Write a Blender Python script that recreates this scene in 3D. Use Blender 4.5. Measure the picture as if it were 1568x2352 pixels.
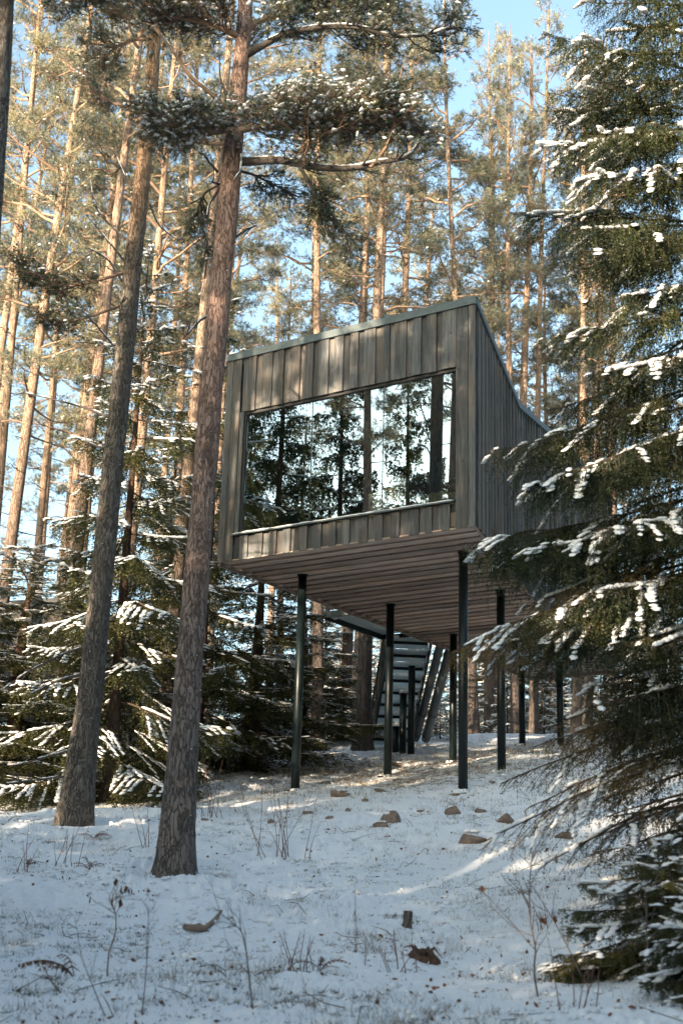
import bpy, math, random
import numpy as np
from mathutils import Matrix, Vector

# ------------------------------------------------------------------ scene, camera, light
for o in list(bpy.data.objects):
    bpy.data.objects.remove(o)
scene = bpy.context.scene
COL = scene.collection
rng = np.random.default_rng(11)
random.seed(11)
EYE = 1.6
F = 3210.5; PITCH = .2901; ROLL = .0281          # fitted to the photograph (1568x2352 view of it)


def _cam():
    cp, sp, cr, sr = math.cos(PITCH), math.sin(PITCH), math.cos(ROLL), math.sin(ROLL)
    r = np.array([1, 0, 0.]); f = np.array([0, cp, sp]); u = np.array([0, -sp, cp])
    return cr * r + sr * u, -sr * r + cr * u, f


CR, CU, CF = _cam()
cd = bpy.data.cameras.new('camera')
cam = bpy.data.objects.new('camera', cd); COL.objects.link(cam)
cd.sensor_fit = 'VERTICAL'; cd.sensor_height = 36; cd.sensor_width = 24
cd.lens = F / 2352 * 36
cd.clip_start = .1; cd.clip_end = 3000
cam.matrix_world = Matrix([[CR[0], CU[0], -CF[0], 0], [CR[1], CU[1], -CF[1], 0], [CR[2], CU[2], -CF[2], EYE], [0, 0, 0, 1]])
scene.camera = cam
cd.dof.use_dof = True; cd.dof.focus_distance = 25.5; cd.dof.aperture_fstop = 2.4

SUN_AZ = math.radians(214)      # clockwise from the view direction (+Y): behind and left of the camera
SUN_EL = math.radians(12)
world = bpy.data.worlds.new('World'); scene.world = world
world.use_nodes = True
nt = world.node_tree; nt.nodes.clear()
sky = nt.nodes.new('ShaderNodeTexSky'); sky.sky_type = 'NISHITA'; sky.sun_disc = False
sky.sun_elevation = SUN_EL; sky.sun_rotation = SUN_AZ
sky.air_density = 1.0; sky.dust_density = 3; sky.ozone_density = .8; sky.altitude = 100
bg = nt.nodes.new('ShaderNodeBackground'); bg.inputs[1].default_value = .15
wo = nt.nodes.new('ShaderNodeOutputWorld')
tint = nt.nodes.new('ShaderNodeMix'); tint.data_type = 'RGBA'; tint.blend_type = 'MULTIPLY'; tint.inputs[0].default_value = 1
tint.inputs[7].default_value = (.86, .98, 1, 1)          # the cool cyan cast of the photograph's sky
hsv = nt.nodes.new('ShaderNodeHueSaturation'); hsv.inputs['Saturation'].default_value = .86
nt.links.new(sky.outputs[0], hsv.inputs['Color']); nt.links.new(hsv.outputs[0], tint.inputs[6]); nt.links.new(tint.outputs[2], bg.inputs[0]); nt.links.new(bg.outputs[0], wo.inputs[0])
sd = bpy.data.lights.new('sun', 'SUN'); sd.energy = 4.6; sd.angle = math.radians(.5); sd.color = (1, .80, .58)
sun = bpy.data.objects.new('sun', sd); COL.objects.link(sun)
to_sun = Vector((math.sin(SUN_AZ) * math.cos(SUN_EL), math.cos(SUN_AZ) * math.cos(SUN_EL), math.sin(SUN_EL)))
sun.rotation_euler = to_sun.to_track_quat('Z', 'Y').to_euler()
sun.location = (0, 0, 60)
vs = scene.view_settings
vs.view_transform = 'Standard'; vs.look = 'None'; vs.gamma = 1; vs.use_curve_mapping = False
vs.exposure = 1.88


# ------------------------------------------------------------------ pixel <-> world (photograph seen at 1568x2352)
def ray(x, y):
    return CR * ((x - 784) / F) - CU * ((y - 1176) / F) + CF


def at(x, y, Y):
    r = ray(x, y); p = r * (Y / r[1]); p[2] += EYE
    return p


def atz(x, y, z):
    r = ray(x, y); p = r * ((z - EYE) / r[2]); p[2] += EYE
    return p


# ------------------------------------------------------------------ numpy value noise
_perm = np.random.default_rng(5).random((64, 64, 64)).astype(np.float32)


def vnoise(P, scale=1.0, seed=0):
    P = np.asarray(P, float) / scale + seed * 17.31
    if P.shape[1] == 2:
        P = np.c_[P, np.full(len(P), seed * 3.7)]
    i = np.floor(P).astype(int); f = P - i; f = f * f * (3 - 2 * f)
    r = 0
    for dx in (0, 1):
        for dy in (0, 1):
            for dz in (0, 1):
                w = (f[:, 0] if dx else 1 - f[:, 0]) * (f[:, 1] if dy else 1 - f[:, 1]) * (f[:, 2] if dz else 1 - f[:, 2])
                r = r + w * _perm[(i[:, 0] + dx) % 64, (i[:, 1] + dy) % 64, (i[:, 2] + dz) % 64]
    return r * 2 - 1


# ------------------------------------------------------------------ ground height
CX = [(175, 1885, 20), (395, 2040, 16.5), (10, 1875, 24), (784, 2352, 9.2), (0, 2352, 9.2), (1568, 2352, 9.2), (1081, 1938, 19),
      (832, 1733, 35), (729, 1745, 34), (1089, 1701, 42), (1224, 1690, 42), (1480, 1695, 40), (910, 1722, 35),
      (676, 1828, 25.73), (890, 1780, 28.03), (1062, 1820, 23.76), (1041, 1760, 30.87), (1151, 1772, 26.58), (1198, 1718, 34.5),
      (1284, 1702, 33.2), (300, 1800, 29), (1500, 2150, 12.5), (100, 1800, 34), (520, 1775, 31)]
_cp = np.array([at(*c) for c in CX])
_cp = np.vstack([_cp, [[0, 0, 0.0], [-8, 3, -.2], [8, 3, .3], [-15, 18, 1.6], [14, 20, 3.0], [0, -10, -.8]]])


def _basez(x, y):
    return .25 * np.clip(y, -40, 38) * .75 + .045 * np.clip(y - 38, 0, 60) + .03 * np.clip(x, -30, 30)


def _phi(d):
    return np.exp(-(d / 7.0) ** 2)


_D = np.hypot(_cp[:, None, 0] - _cp[None, :, 0], _cp[:, None, 1] - _cp[None, :, 1])
_w = np.linalg.solve(_phi(_D) + np.eye(len(_cp)) * .04, _cp[:, 2] - _basez(_cp[:, 0], _cp[:, 1]))


def gz(x, y, rough=False):
    x = np.atleast_1d(np.asarray(x, float)); y = np.atleast_1d(np.asarray(y, float))
    z = _basez(x, y)
    for k in range(len(_cp)):
        z = z + _w[k] * _phi(np.hypot(x - _cp[k, 0], y - _cp[k, 1]))
    P = np.c_[x, y]
    z = z + .09 * vnoise(P, 2.3, 1)
    if rough:
        n = vnoise(P, .42, 2); z = z + .035 * n
        n2 = vnoise(P, .16, 3); z = z + .020 * n2 * (.5 + .5 * vnoise(P, 1.3, 4))
        d = np.hypot(x, y)
        m = np.clip(vnoise(P, 1.1, 9) + .4, 0, 1) * np.clip((40 - d) / 10, 0, 1)
        z = z + m * (.065 * np.abs(vnoise(P, .11, 6)) ** .7 + .04 * np.abs(vnoise(P, .05, 7))) + .05 * vnoise(P, .8, 8) * np.clip((40 - d) / 10, 0, 1)
        for (wx, wy, wr) in ((-1.81, 16.5, .45), (-3.62, 20, .5)):
            q = np.hypot(x - wx, y - wy) / wr; z = z + .10 * np.exp(-((q - 1.5) / .6) ** 2) - .05 * np.exp(-q ** 2)
    return z


def gz1(x, y):
    return float(gz(x, y, True)[0])


def hit(x, y):
    """point where the ray through a pixel meets the ground"""
    r = ray(x, y); lo = 6.
    Y = np.linspace(6, 60, 900)
    P = r[None, :] / r[1] * Y[:, None]; P[:, 2] += EYE
    g = gz(P[:, 0], P[:, 1])
    k = np.argmax(P[:, 2] < g) if (P[:, 2] < g).any() else 899
    p = P[k]; p[2] = gz1(p[0], p[1])
    return p


# ------------------------------------------------------------------ mesh helpers
def mesh_np(name, V, Fc, mat, smooth=False):
    """Fc: (M,3) or (M,4) array, or list of such arrays"""
    V = np.asarray(V, np.float32)
    if isinstance(Fc, list) and len(Fc) and isinstance(Fc[0], tuple): Fc = np.array(Fc)
    Fl = Fc if isinstance(Fc, list) else [Fc]
    Fl = [np.asarray(f, np.int32) for f in Fl if len(f)]
    me = bpy.data.meshes.new(name)
    me.vertices.add(len(V)); me.vertices.foreach_set('co', V.ravel())
    tot = np.concatenate([np.full(len(f), f.shape[1], np.int32) for f in Fl]) if Fl else np.zeros(0, np.int32)
    idx = np.concatenate([f.ravel() for f in Fl]) if Fl else np.zeros(0, np.int32)
    st = np.concatenate([[0], np.cumsum(tot)[:-1]]).astype(np.int32) if len(tot) else tot
    me.loops.add(len(idx)); me.loops.foreach_set('vertex_index', idx)
    me.polygons.add(len(tot)); me.polygons.foreach_set('loop_start', st); me.polygons.foreach_set('loop_total', tot)
    me.polygons.foreach_set('use_smooth', np.full(len(tot), bool(smooth)))
    me.update(calc_edges=True); me.validate()
    if mat:
        me.materials.append(mat)
    return me


class Buf:
    def __init__(s):
        s.V = []; s.F = {3: [], 4: []}; s.n = 0

    def add(s, V, Fc):
        V = np.asarray(V, float); Fc = np.asarray(Fc, int)
        if not len(Fc): return
        s.V.append(V); s.F[Fc.shape[1]].append(Fc + s.n); s.n += len(V)

    def box(s, a, b):
        x0, y0, z0 = a; x1, y1, z1 = b
        V = [(x0, y0, z0), (x1, y0, z0), (x1, y1, z0), (x0, y1, z0), (x0, y0, z1), (x1, y0, z1), (x1, y1, z1), (x0, y1, z1)]
        s.add(V, [(0, 3, 2, 1), (4, 5, 6, 7), (0, 1, 5, 4), (1, 2, 6, 5), (2, 3, 7, 6), (3, 0, 4, 7)])
        return s

    def prism(s, bottom, top):
        """bottom/top: matching rings of n points (n=4)"""
        n = len(bottom); V = list(bottom) + list(top)
        s.add(V, [(i, (i + 1) % n, n + (i + 1) % n, n + i) for i in range(n)])
        if n == 4: s.add(V, [(3, 2, 1, 0), (4, 5, 6, 7)])
        return s

    def tube(s, pts, rad, k=8, cap=True):
        V, Q, T = tube(pts, rad, k, cap)
        n0 = s.n
        s.V.append(V); s.n += len(V)
        s.F[4].append(Q + n0)
        if len(T): s.F[3].append(T + n0)
        return s

    def mesh(s, name, mat, smooth=False):
        V = np.vstack(s.V) if s.V else np.zeros((0, 3))
        return mesh_np(name, V, [np.vstack(s.F[k]) for k in (3, 4) if s.F[k]], mat, smooth)

    def obj(s, name, mat, parent=None, smooth=False, **kw):
        return link(name, s.mesh(name, mat, smooth), parent, **kw)


def tube(pts, rad, k=8, cap=True):
    P = np.asarray(pts, float); R = np.broadcast_to(np.asarray(rad, float), (len(P),))
    T = np.gradient(P, axis=0); T /= np.linalg.norm(T, axis=1)[:, None] + 1e-12
    ref = np.array([0, 0, 1.]) if abs(T[:, 2]).mean() < .8 else np.array([1., 0, 0])
    A = np.cross(T, ref); A /= np.linalg.norm(A, axis=1)[:, None] + 1e-12
    B = np.cross(T, A)
    an = np.arange(k) * 2 * math.pi / k
    V = P[:, None, :] + R[:, None, None] * (A[:, None, :] * np.cos(an)[None, :, None] + B[:, None, :] * np.sin(an)[None, :, None])
    V = V.reshape(-1, 3)
    n = len(P); i = np.arange(n - 1)[:, None] * k; j = np.arange(k)[None, :]; j2 = (j + 1) % k
    Q = np.stack([i + j, i + j2, i + k + j2, i + k + j], -1).reshape(-1, 4)
    Tt = np.zeros((0, 3), int)
    if cap:
        V = np.vstack([V, P[:1], P[-1:]])
        a = np.arange(k); b = (a + 1) % k
        Tt = np.vstack([np.c_[b, a, np.full(k, n * k)], np.c_[(n - 1) * k + a, (n - 1) * k + b, np.full(k, n * k + 1)]])
    return V, Q, Tt


def link(name, me, parent=None, loc=None, rot=None, **props):
    o = bpy.data.objects.new(name, me); COL.objects.link(o)
    if parent is not None: o.parent = parent
    if loc is not None: o.location = loc
    if rot is not None: o.rotation_euler = rot
    for k, v in props.items(): o[k] = v
    if name in STUFF: o['kind'] = 'stuff'
    return o


def tag(o, label, cat, group=None):
    o['label'] = label; o['category'] = cat
    if group: o['group'] = group
    return o


def empty(name, loc, label, cat, group=None, rz=0):
    o = bpy.data.objects.new(name, None); COL.objects.link(o)
    o.location = [float(v) for v in loc]; o.rotation_euler = (0, 0, rz); o.empty_display_size = .2
    return tag(o, label, cat, group)


STUFF = {'snow_load', 'bough_snow', 'snow_line', 'bark_snow', 'needle_spray', 'needle_pad', 'snow_cap', 'wire_mesh', 'foot_snow'}


def unit(v):
    v = np.asarray(v, float); return v / (np.linalg.norm(v, axis=-1, keepdims=True) + 1e-12)


# ------------------------------------------------------------------ materials
def mat_new(name):
    m = bpy.data.materials.new(name); m.use_nodes = True
    n = m.node_tree.nodes; l = m.node_tree.links
    b = n['Principled BSDF']
    return m, n, l, b


def ramp(n, stops):
    r = n.new('ShaderNodeValToRGB'); e = r.color_ramp.elements
    while len(e) < len(stops): e.new(.5)
    for i, (p, c) in enumerate(stops):
        e[i].position = p; e[i].color = (*c, 1)
    return r


def noise_node(n, l, coord, scale, detail=4, rough=.55, stretch=None):
    mp = n.new('ShaderNodeMapping'); l.new(coord, mp.inputs[0])
    if stretch: mp.inputs['Scale'].default_value = stretch
    t = n.new('ShaderNodeTexNoise'); t.inputs['Scale'].default_value = scale
    t.inputs['Detail'].default_value = detail; t.inputs['Roughness'].default_value = rough
    l.new(mp.outputs[0], t.inputs['Vector'])
    return t


def mixc(n, l, fac, a, b, mode='MIX'):
    x = n.new('ShaderNodeMix'); x.data_type = 'RGBA'; x.blend_type = mode
    for k, v in ((0, fac), (6, a), (7, b)):
        if isinstance(v, (int, float)): x.inputs[k].default_value = v
        elif isinstance(v, tuple): x.inputs[k].default_value = (*v, 1)
        else: l.new(v, x.inputs[k])
    return x.outputs[2]


def bump(n, l, b, h, strength=.5, dist=.02):
    u = n.new('ShaderNodeBump'); u.inputs['Strength'].default_value = strength; u.inputs['Distance'].default_value = dist
    l.new(h, u.inputs['Height']); l.new(u.outputs[0], b.inputs['Normal'])


def foliage_mat(name, dark, light, trans=.3, scale=2.5):
    m = bpy.data.materials.new(name); m.use_nodes = True
    n = m.node_tree.nodes; l = m.node_tree.links; n.clear()
    out = n.new('ShaderNodeOutputMaterial')
    tc = n.new('ShaderNodeTexCoord')
    t = noise_node(n, l, tc.outputs['Object'], scale, 3)
    r = ramp(n, [(.35, dark), (.68, light)]); l.new(t.outputs[0], r.inputs[0])
    oi = n.new('ShaderNodeObjectInfo')
    hs = n.new('ShaderNodeHueSaturation')
    mr = n.new('ShaderNodeMapRange'); mr.inputs[3].default_value = .8; mr.inputs[4].default_value = 1.25
    l.new(oi.outputs['Random'], mr.inputs[0]); l.new(mr.outputs[0], hs.inputs['Value']); l.new(r.outputs[0], hs.inputs['Color'])
    d = n.new('ShaderNodeBsdfDiffuse'); tr = n.new('ShaderNodeBsdfTranslucent'); gl = n.new('ShaderNodeBsdfGlossy')
    gl.inputs['Roughness'].default_value = .45; gl.inputs['Color'].default_value = (.7, .7, .65, 1)
    l.new(hs.outputs[0], d.inputs[0]); l.new(hs.outputs[0], tr.inputs[0])
    mx = n.new('ShaderNodeMixShader'); mx.inputs[0].default_value = trans
    l.new(d.outputs[0], mx.inputs[1]); l.new(tr.outputs[0], mx.inputs[2])
    m2 = n.new('ShaderNodeMixShader'); m2.inputs[0].default_value = .04
    l.new(mx.outputs[0], m2.inputs[1]); l.new(gl.outputs[0], m2.inputs[2])
    l.new(m2.outputs[0], out.inputs[0])
    return m


def bark_mat(name, low, low2, high, high2, z0, z1, scale=1.0, lichen=.25):
    """grey furrowed plates low on the trunk turning to thin orange bark above"""
    m, n, l, b = mat_new(name)
    tc = n.new('ShaderNodeTexCoord'); co = tc.outputs['Object']
    sep = n.new('ShaderNodeSeparateXYZ'); l.new(co, sep.inputs[0])
    t1 = noise_node(n, l, co, 9 * scale, 5, .6, (1, 1, .28))
    t2 = noise_node(n, l, co, 3 * scale, 4, .6, (1, 1, .5))
    v = n.new('ShaderNodeTexVoronoi'); v.feature = 'DISTANCE_TO_EDGE'; v.inputs['Scale'].default_value = 21 * scale
    mp = n.new('ShaderNodeMapping'); mp.inputs['Scale'].default_value = (1, 1, .2)
    wob = n.new('ShaderNodeVectorMath'); wob.operation = 'MULTIPLY_ADD'
    l.new(t1.outputs['Color'], wob.inputs[0]); wob.inputs[1].default_value = (.2, .2, 1.2); l.new(co, wob.inputs[2])
    l.new(wob.outputs[0], mp.inputs[0]); l.new(mp.outputs[0], v.inputs['Vector'])
    fr = ramp(n, [(0., (.0, .0, .0)), (.13, (1, 1, 1))]); l.new(v.outputs['Distance'], fr.inputs[0])
    lowc = mixc(n, l, t1.outputs[0], low, low2)
    highc = mixc(n, l, t1.outputs[0], high, high2)
    mr = n.new('ShaderNodeMapRange'); mr.inputs[1].default_value = z0; mr.inputs[2].default_value = z1
    ad = n.new('ShaderNodeMath'); ad.operation = 'MULTIPLY_ADD'
    l.new(t2.outputs[0], ad.inputs[0]); ad.inputs[1].default_value = 3.5; l.new(sep.outputs[2], ad.inputs[2])
    l.new(ad.outputs[0], mr.inputs[0])
    c = mixc(n, l, mr.outputs[0], lowc, highc)
    bigt = noise_node(n, l, co, 1.6, 4, .6, (1, 1, .35)); bigr = ramp(n, [(.3, (.72, .74, .78)), (.7, (1.0, .98, .95))]); l.new(bigt.outputs[0], bigr.inputs[0])
    c = mixc(n, l, 1.0, c, bigr.outputs[0], 'MULTIPLY')
    fissure = mixc(n, l, fr.outputs[0], (.5, .46, .44), (1, 1, 1))
    c = mixc(n, l, 1.0, c, fissure, 'MULTIPLY')
    li = noise_node(n, l, co, 7 * scale, 5, .75)
    lr = ramp(n, [(.6, (0, 0, 0)), (.72, (lichen,) * 3)]); l.new(li.outputs[0], lr.inputs[0])
    c = mixc(n, l, lr.outputs[0], c, (.34, .37, .33))
    l.new(c, b.inputs['Base Color'])
    b.inputs['Roughness'].default_value = .9; b.inputs['Specular IOR Level'].default_value = .15
    hm = n.new('ShaderNodeMath'); hm.operation = 'ADD'; l.new(fr.outputs[0], hm.inputs[0]); l.new(t1.outputs[0], hm.inputs[1])
    bump(n, l, b, hm.outputs[0], .8, .03)
    return m


def wood_mat(name, c1, c2, c3, axis='z', warm=(.28, .19, .13)):
    """weathered spruce board: grain runs along the board, knots, tone differs board by board"""
    m, n, l, b = mat_new(name)
    tc = n.new('ShaderNodeTexCoord'); oi = n.new('ShaderNodeObjectInfo')
    off = n.new('ShaderNodeVectorMath'); off.operation = 'MULTIPLY_ADD'
    cmb = n.new('ShaderNodeCombineXYZ')
    for i in range(3): l.new(oi.outputs['Random'], cmb.inputs[i])
    l.new(cmb.outputs[0], off.inputs[0]); off.inputs[1].default_value = (37, 23, 51); l.new(tc.outputs['Object'], off.inputs[2])
    st = (1, 1, .06) if axis == 'z' else (.06, 1, 1)
    g = noise_node(n, l, off.outputs[0], 38, 6, .65, st)
    w = noise_node(n, l, off.outputs[0], 2.2, 4, .6, (1, 1, .5) if axis == 'z' else (.5, 1, 1))
    r = ramp(n, [(.25, c1), (.5, c2), (.78, c3)]); l.new(g.outputs[0], r.inputs[0])
    st2 = noise_node(n, l, off.outputs[0], 13, 5, .7, (1, 1, .09) if axis == 'z' else (.09, 1, 1)); sr = ramp(n, [(.32, (.55, .56, .58)), (.62, (1.18, 1.16, 1.12))]); l.new(st2.outputs[0], sr.inputs[0])
    wr = ramp(n, [(.45, (0, 0, 0)), (.75, (.75, .75, .75))]); l.new(w.outputs[0], wr.inputs[0])
    c = mixc(n, l, wr.outputs[0], r.outputs[0], warm)
    c = mixc(n, l, 1.0, c, sr.outputs[0], 'MULTIPLY')
    # knots
    v = n.new('ShaderNodeTexVoronoi'); v.inputs['Scale'].default_value = 3.2; v.inputs['Randomness'].default_value = 1
    mpk = n.new('ShaderNodeMapping'); mpk.inputs['Scale'].default_value = (1.8, 1, .8) if axis == 'z' else (.8, 1.8, 1)
    l.new(off.outputs[0], mpk.inputs[0]); l.new(mpk.outputs[0], v.inputs['Vector'])
    kr = ramp(n, [(.05, (.8, .8, .8)), (.09, (0, 0, 0))]); l.new(v.outputs['Distance'], kr.inputs[0])
    c = mixc(n, l, kr.outputs[0], c, (.035, .03, .028))
    hs = n.new('ShaderNodeHueSaturation'); mr = n.new('ShaderNodeMapRange')
    mr.inputs[3].default_value = .6; mr.inputs[4].default_value = 1.3
    l.new(oi.outputs['Random'], mr.inputs[0]); l.new(mr.outputs[0], hs.inputs['Value']); l.new(c, hs.inputs['Color'])
    l.new(hs.outputs[0], b.inputs['Base Color'])
    b.inputs['Roughness'].default_value = .78; b.inputs['Specular IOR Level'].default_value = .25
    bump(n, l, b, g.outputs[0], .35, .004)
    return m


def plain(name, c, rough=.5, metal=0., spec=.5, var=.12, scale=12):
    m, n, l, b = mat_new(name)
    tc = n.new('ShaderNodeTexCoord')
    t = noise_node(n, l, tc.outputs['Object'], scale, 4)
    r = ramp(n, [(.3, tuple(max(0, v * (1 - var)) for v in c)), (.7, tuple(min(1, v * (1 + var)) for v in c))])
    l.new(t.outputs[0], r.inputs[0]); l.new(r.outputs[0], b.inputs['Base Color'])
    b.inputs['Roughness'].default_value = rough; b.inputs['Metallic'].default_value = metal
    b.inputs['Specular IOR Level'].default_value = spec
    bump(n, l, b, t.outputs[0], .15, .005)
    return m


M = {}
M['wood'] = wood_mat('weathered_board', (.055, .060, .063), (.11, .115, .118), (.18, .18, .178), 'z', (.19, .15, .12))
M['soffit'] = wood_mat('soffit_board', (.20, .16, .135), (.32, .255, .215), (.40, .33, .28), 'x', (.36, .23, .16))
M['dark_wood'] = wood_mat('dark_board', (.03, .033, .036), (.05, .053, .056), (.07, .07, .07))
M['steel'] = plain('painted_steel', (.004, .009, .010), .38, .0, .35)
M['flashing'] = plain('zinc_flashing', (.11, .135, .14), .6, .4, .3)
M['duct'] = plain('grey_duct', (.10, .12, .125), .45, .4)
M['black'] = plain('black_gasket', (.012, .012, .012), .6)
M['grating'] = foliage_mat('frost_packed_grating', (.66, .76, .80), (.80, .88, .90), .55)
M['inner'] = plain('interior_plywood', (.16, .12, .085), .7)
M['fabric'] = plain('fabric', (.80, .76, .68), .95)
M['tan'] = plain('tan_fabric', (.62, .50, .36), .95)
M['mustard'] = plain('mustard_blanket', (.52, .42, .22), .95)
M['print'] = plain('ink', (.03, .03, .03), .9)
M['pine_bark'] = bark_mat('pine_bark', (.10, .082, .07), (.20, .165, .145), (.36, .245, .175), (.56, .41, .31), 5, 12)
M['pine_near'] = bark_mat('near_pine_bark', (.14, .12, .11), (.30, .26, .235), (.31, .20, .16), (.50, .34, .28), 3, 9, 1.0, .6)
M['grey_bark'] = bark_mat('grey_bark', (.11, .10, .088), (.24, .215, .19), (.33, .20, .12), (.50, .34, .22), 9.5, 13, 1.1, .55)
M['spruce_bark'] = bark_mat('spruce_bark', (.08, .06, .05), (.15, .11, .09), (.16, .10, .07), (.22, .14, .10), 3, 14, 1.6)
M['limb'] = plain('limb_bark', (.27, .175, .12), .9, var=.35)
M['limb_dark'] = plain('dead_and_backlit_bark', (.075, .062, .055), .9, var=.3)  # dead wood; on live limbs it paints in their backlit shade
M['twig'] = plain('twig_bark', (.065, .045, .034), .9, var=.3)
M['pine_needle'] = foliage_mat('pine_needle', (.05, .09, .085), (.36, .32, .19), .3, 1.9)  # the two tones imitate sunlit gold and blue shade in the crowns
M['pine_needle_near'] = foliage_mat('near_pine_needle', (.035, .06, .045), (.13, .13, .07), .25)
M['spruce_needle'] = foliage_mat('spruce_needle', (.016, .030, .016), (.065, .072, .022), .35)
M['spruce_far'] = foliage_mat('sunny_spruce_needle', (.024, .038, .015), (.115, .11, .032), .38)  # lighter, yellower copy of spruce_needle: sunlight put into the colour
M['spruce_warm'] = foliage_mat('sun_tinted_bare_spruce', (.11, .085, .03), (.30, .20, .07), .4)  # gold of low sunlight put into the needle colour
M['reed'] = foliage_mat('dry_grass', (.12, .09, .055), (.28, .22, .14), .2)
M['leaf'] = foliage_mat('dead_leaf', (.10, .04, .02), (.22, .09, .045), .25)
M['moss'] = foliage_mat('heather_sprig', (.04, .045, .03), (.13, .11, .075), .15)


def snow_mat():
    m, n, l, b = mat_new('snow')
    tc = n.new('ShaderNodeTexCoord')
    t = noise_node(n, l, tc.outputs['Object'], 30, 5, .6)
    r = ramp(n, [(.3, (.76, .79, .81)), (.7, (.86, .87, .88))]); l.new(t.outputs[0], r.inputs[0])
    l.new(r.outputs[0], b.inputs['Base Color'])
    b.inputs['Roughness'].default_value = .7; b.inputs['Specular IOR Level'].default_value = .3
    bump(n, l, b, t.outputs[0], .3, .01)
    return m


def ground_mat():
    m, n, l, b = mat_new('snow_ground')
    tc = n.new('ShaderNodeTexCoord'); co = tc.outputs['Object']
    t = noise_node(n, l, co, 22, 6, .65)
    r = ramp(n, [(.3, (.72, .76, .79)), (.7, (.86, .87, .88))]); l.new(t.outputs[0], r.inputs[0])
    p1 = noise_node(n, l, co, 5.5, 7, .72)
    p2 = noise_node(n, l, co, .35, 3, .5)
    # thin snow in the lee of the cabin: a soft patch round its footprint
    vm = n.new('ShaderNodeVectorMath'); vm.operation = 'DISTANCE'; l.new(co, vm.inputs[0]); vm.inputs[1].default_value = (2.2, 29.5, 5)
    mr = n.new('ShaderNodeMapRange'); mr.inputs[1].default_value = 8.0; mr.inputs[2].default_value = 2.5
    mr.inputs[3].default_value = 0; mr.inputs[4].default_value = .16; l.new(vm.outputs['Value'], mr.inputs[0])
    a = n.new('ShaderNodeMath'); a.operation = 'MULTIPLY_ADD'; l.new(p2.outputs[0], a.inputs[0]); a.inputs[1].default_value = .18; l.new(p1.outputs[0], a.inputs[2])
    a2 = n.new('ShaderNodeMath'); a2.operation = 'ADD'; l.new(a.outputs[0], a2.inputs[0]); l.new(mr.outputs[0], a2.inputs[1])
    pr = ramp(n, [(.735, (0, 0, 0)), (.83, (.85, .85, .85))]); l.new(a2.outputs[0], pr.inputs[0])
    lit = noise_node(n, l, co, 40, 4, .7)
    lr = ramp(n, [(.3, (.04, .03, .02)), (.7, (.19, .13, .085))]); l.new(lit.outputs[0], lr.inputs[0])
    c = mixc(n, l, pr.outputs[0], r.outputs[0], lr.outputs[0])
    l.new(c, b.inputs['Base Color']); b.inputs['Roughness'].default_value = .75; b.inputs['Specular IOR Level'].default_value = .25
    bump(n, l, b, t.outputs[0], .5, .02)
    return m


def glass_mat():
    m = bpy.data.materials.new('coated_glass'); m.use_nodes = True
    n = m.node_tree.nodes; l = m.node_tree.links; n.clear()
    out = n.new('ShaderNodeOutputMaterial'); g = n.new('ShaderNodeBsdfGlossy'); t = n.new('ShaderNodeBsdfTransparent')
    g.inputs['Roughness'].default_value = .0; g.inputs['Color'].default_value = (.80, .90, .95, 1)
    t.inputs['Color'].default_value = (.82, .86, .84, 1)
    lw = n.new('ShaderNodeLayerWeight'); lw.inputs[0].default_value = .25
    mr = n.new('ShaderNodeMapRange'); mr.inputs[3].default_value = .38; mr.inputs[4].default_value = 1
    l.new(lw.outputs['Fresnel'], mr.inputs[0])
    mx = n.new('ShaderNodeMixShader'); l.new(mr.outputs[0], mx.inputs[0]); l.new(t.outputs[0], mx.inputs[1]); l.new(g.outputs[0], mx.inputs[2])
    l.new(mx.outputs[0], out.inputs[0])
    return m


def rock_mat():
    m, n, l, b = mat_new('rock')
    tc = n.new('ShaderNodeTexCoord')
    t = noise_node(n, l, tc.outputs['Object'], 9, 6, .65)
    r = ramp(n, [(.3, (.10, .075, .06)), (.55, (.22, .165, .13)), (.75, (.30, .24, .20))]); l.new(t.outputs[0], r.inputs[0])
    l.new(r.outputs[0], b.inputs['Base Color']); b.inputs['Roughness'].default_value = .9
    bump(n, l, b, t.outputs[0], .6, .03)
    return m


M['snow'] = snow_mat(); M['ground'] = ground_mat(); M['glass'] = glass_mat(); M['rock'] = rock_mat()

# ------------------------------------------------------------------ ground
def build_ground():
    fine = np.radians(np.linspace(-17, 17, 350)); side = np.radians(np.linspace(17, 343, 90)[1:-1])
    A = np.concatenate([fine, side])                       # azimuth from +Y, clockwise
    R = np.concatenate([np.linspace(.4, 8, 24)[:-1], 8 * (46 / 8) ** np.linspace(0, 1, 350), [50, 58, 70, 90, 130, 200, 400, 1500]])
    na, nr = len(A), len(R)
    X = np.outer(R, np.sin(A)).ravel(); Y = np.outer(R, np.cos(A)).ravel()
    Z = gz(X, Y, True)
    V = np.c_[X, Y, Z]
    i = np.arange(nr - 1)[:, None] * na; j = np.arange(na)[None, :]; j2 = (j + 1) % na
    Q = np.stack([i + j, i + na + j, i + na + j2, i + j2], -1).reshape(-1, 4)
    V = np.vstack([V, [[0, 0, float(gz(0, 0)[0])]]]); c = len(V) - 1
    a = np.arange(na); T = np.c_[a, (a + 1) % na, np.full(na, c)][:, [0, 1, 2]]
    link('ground', mesh_np('ground', V, [T, Q], M['ground'], True), kind='structure')


build_ground()

# ------------------------------------------------------------------ cabin
AZ = -.5789
OX, OY, OZ = -2.2603, 25.0, 6.4232 + EYE
tv = np.array([math.cos(AZ), math.sin(AZ), 0]); bv = np.array([-tv[1], tv[0], 0])
Oc = np.array([OX, OY, 0])
base_z = gz1(OX, OY)
Z0 = OZ - base_z                    # soffit height in cabin coordinates
cabin = empty('elevated_cabin', (OX, OY, base_z), 'grey timber cabin on black stilts with a wide picture window', 'cabin', rz=AZ)
SEG = [(5.33, 0.), (3.45, 7.1), (2.45, 13.2)]


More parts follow.
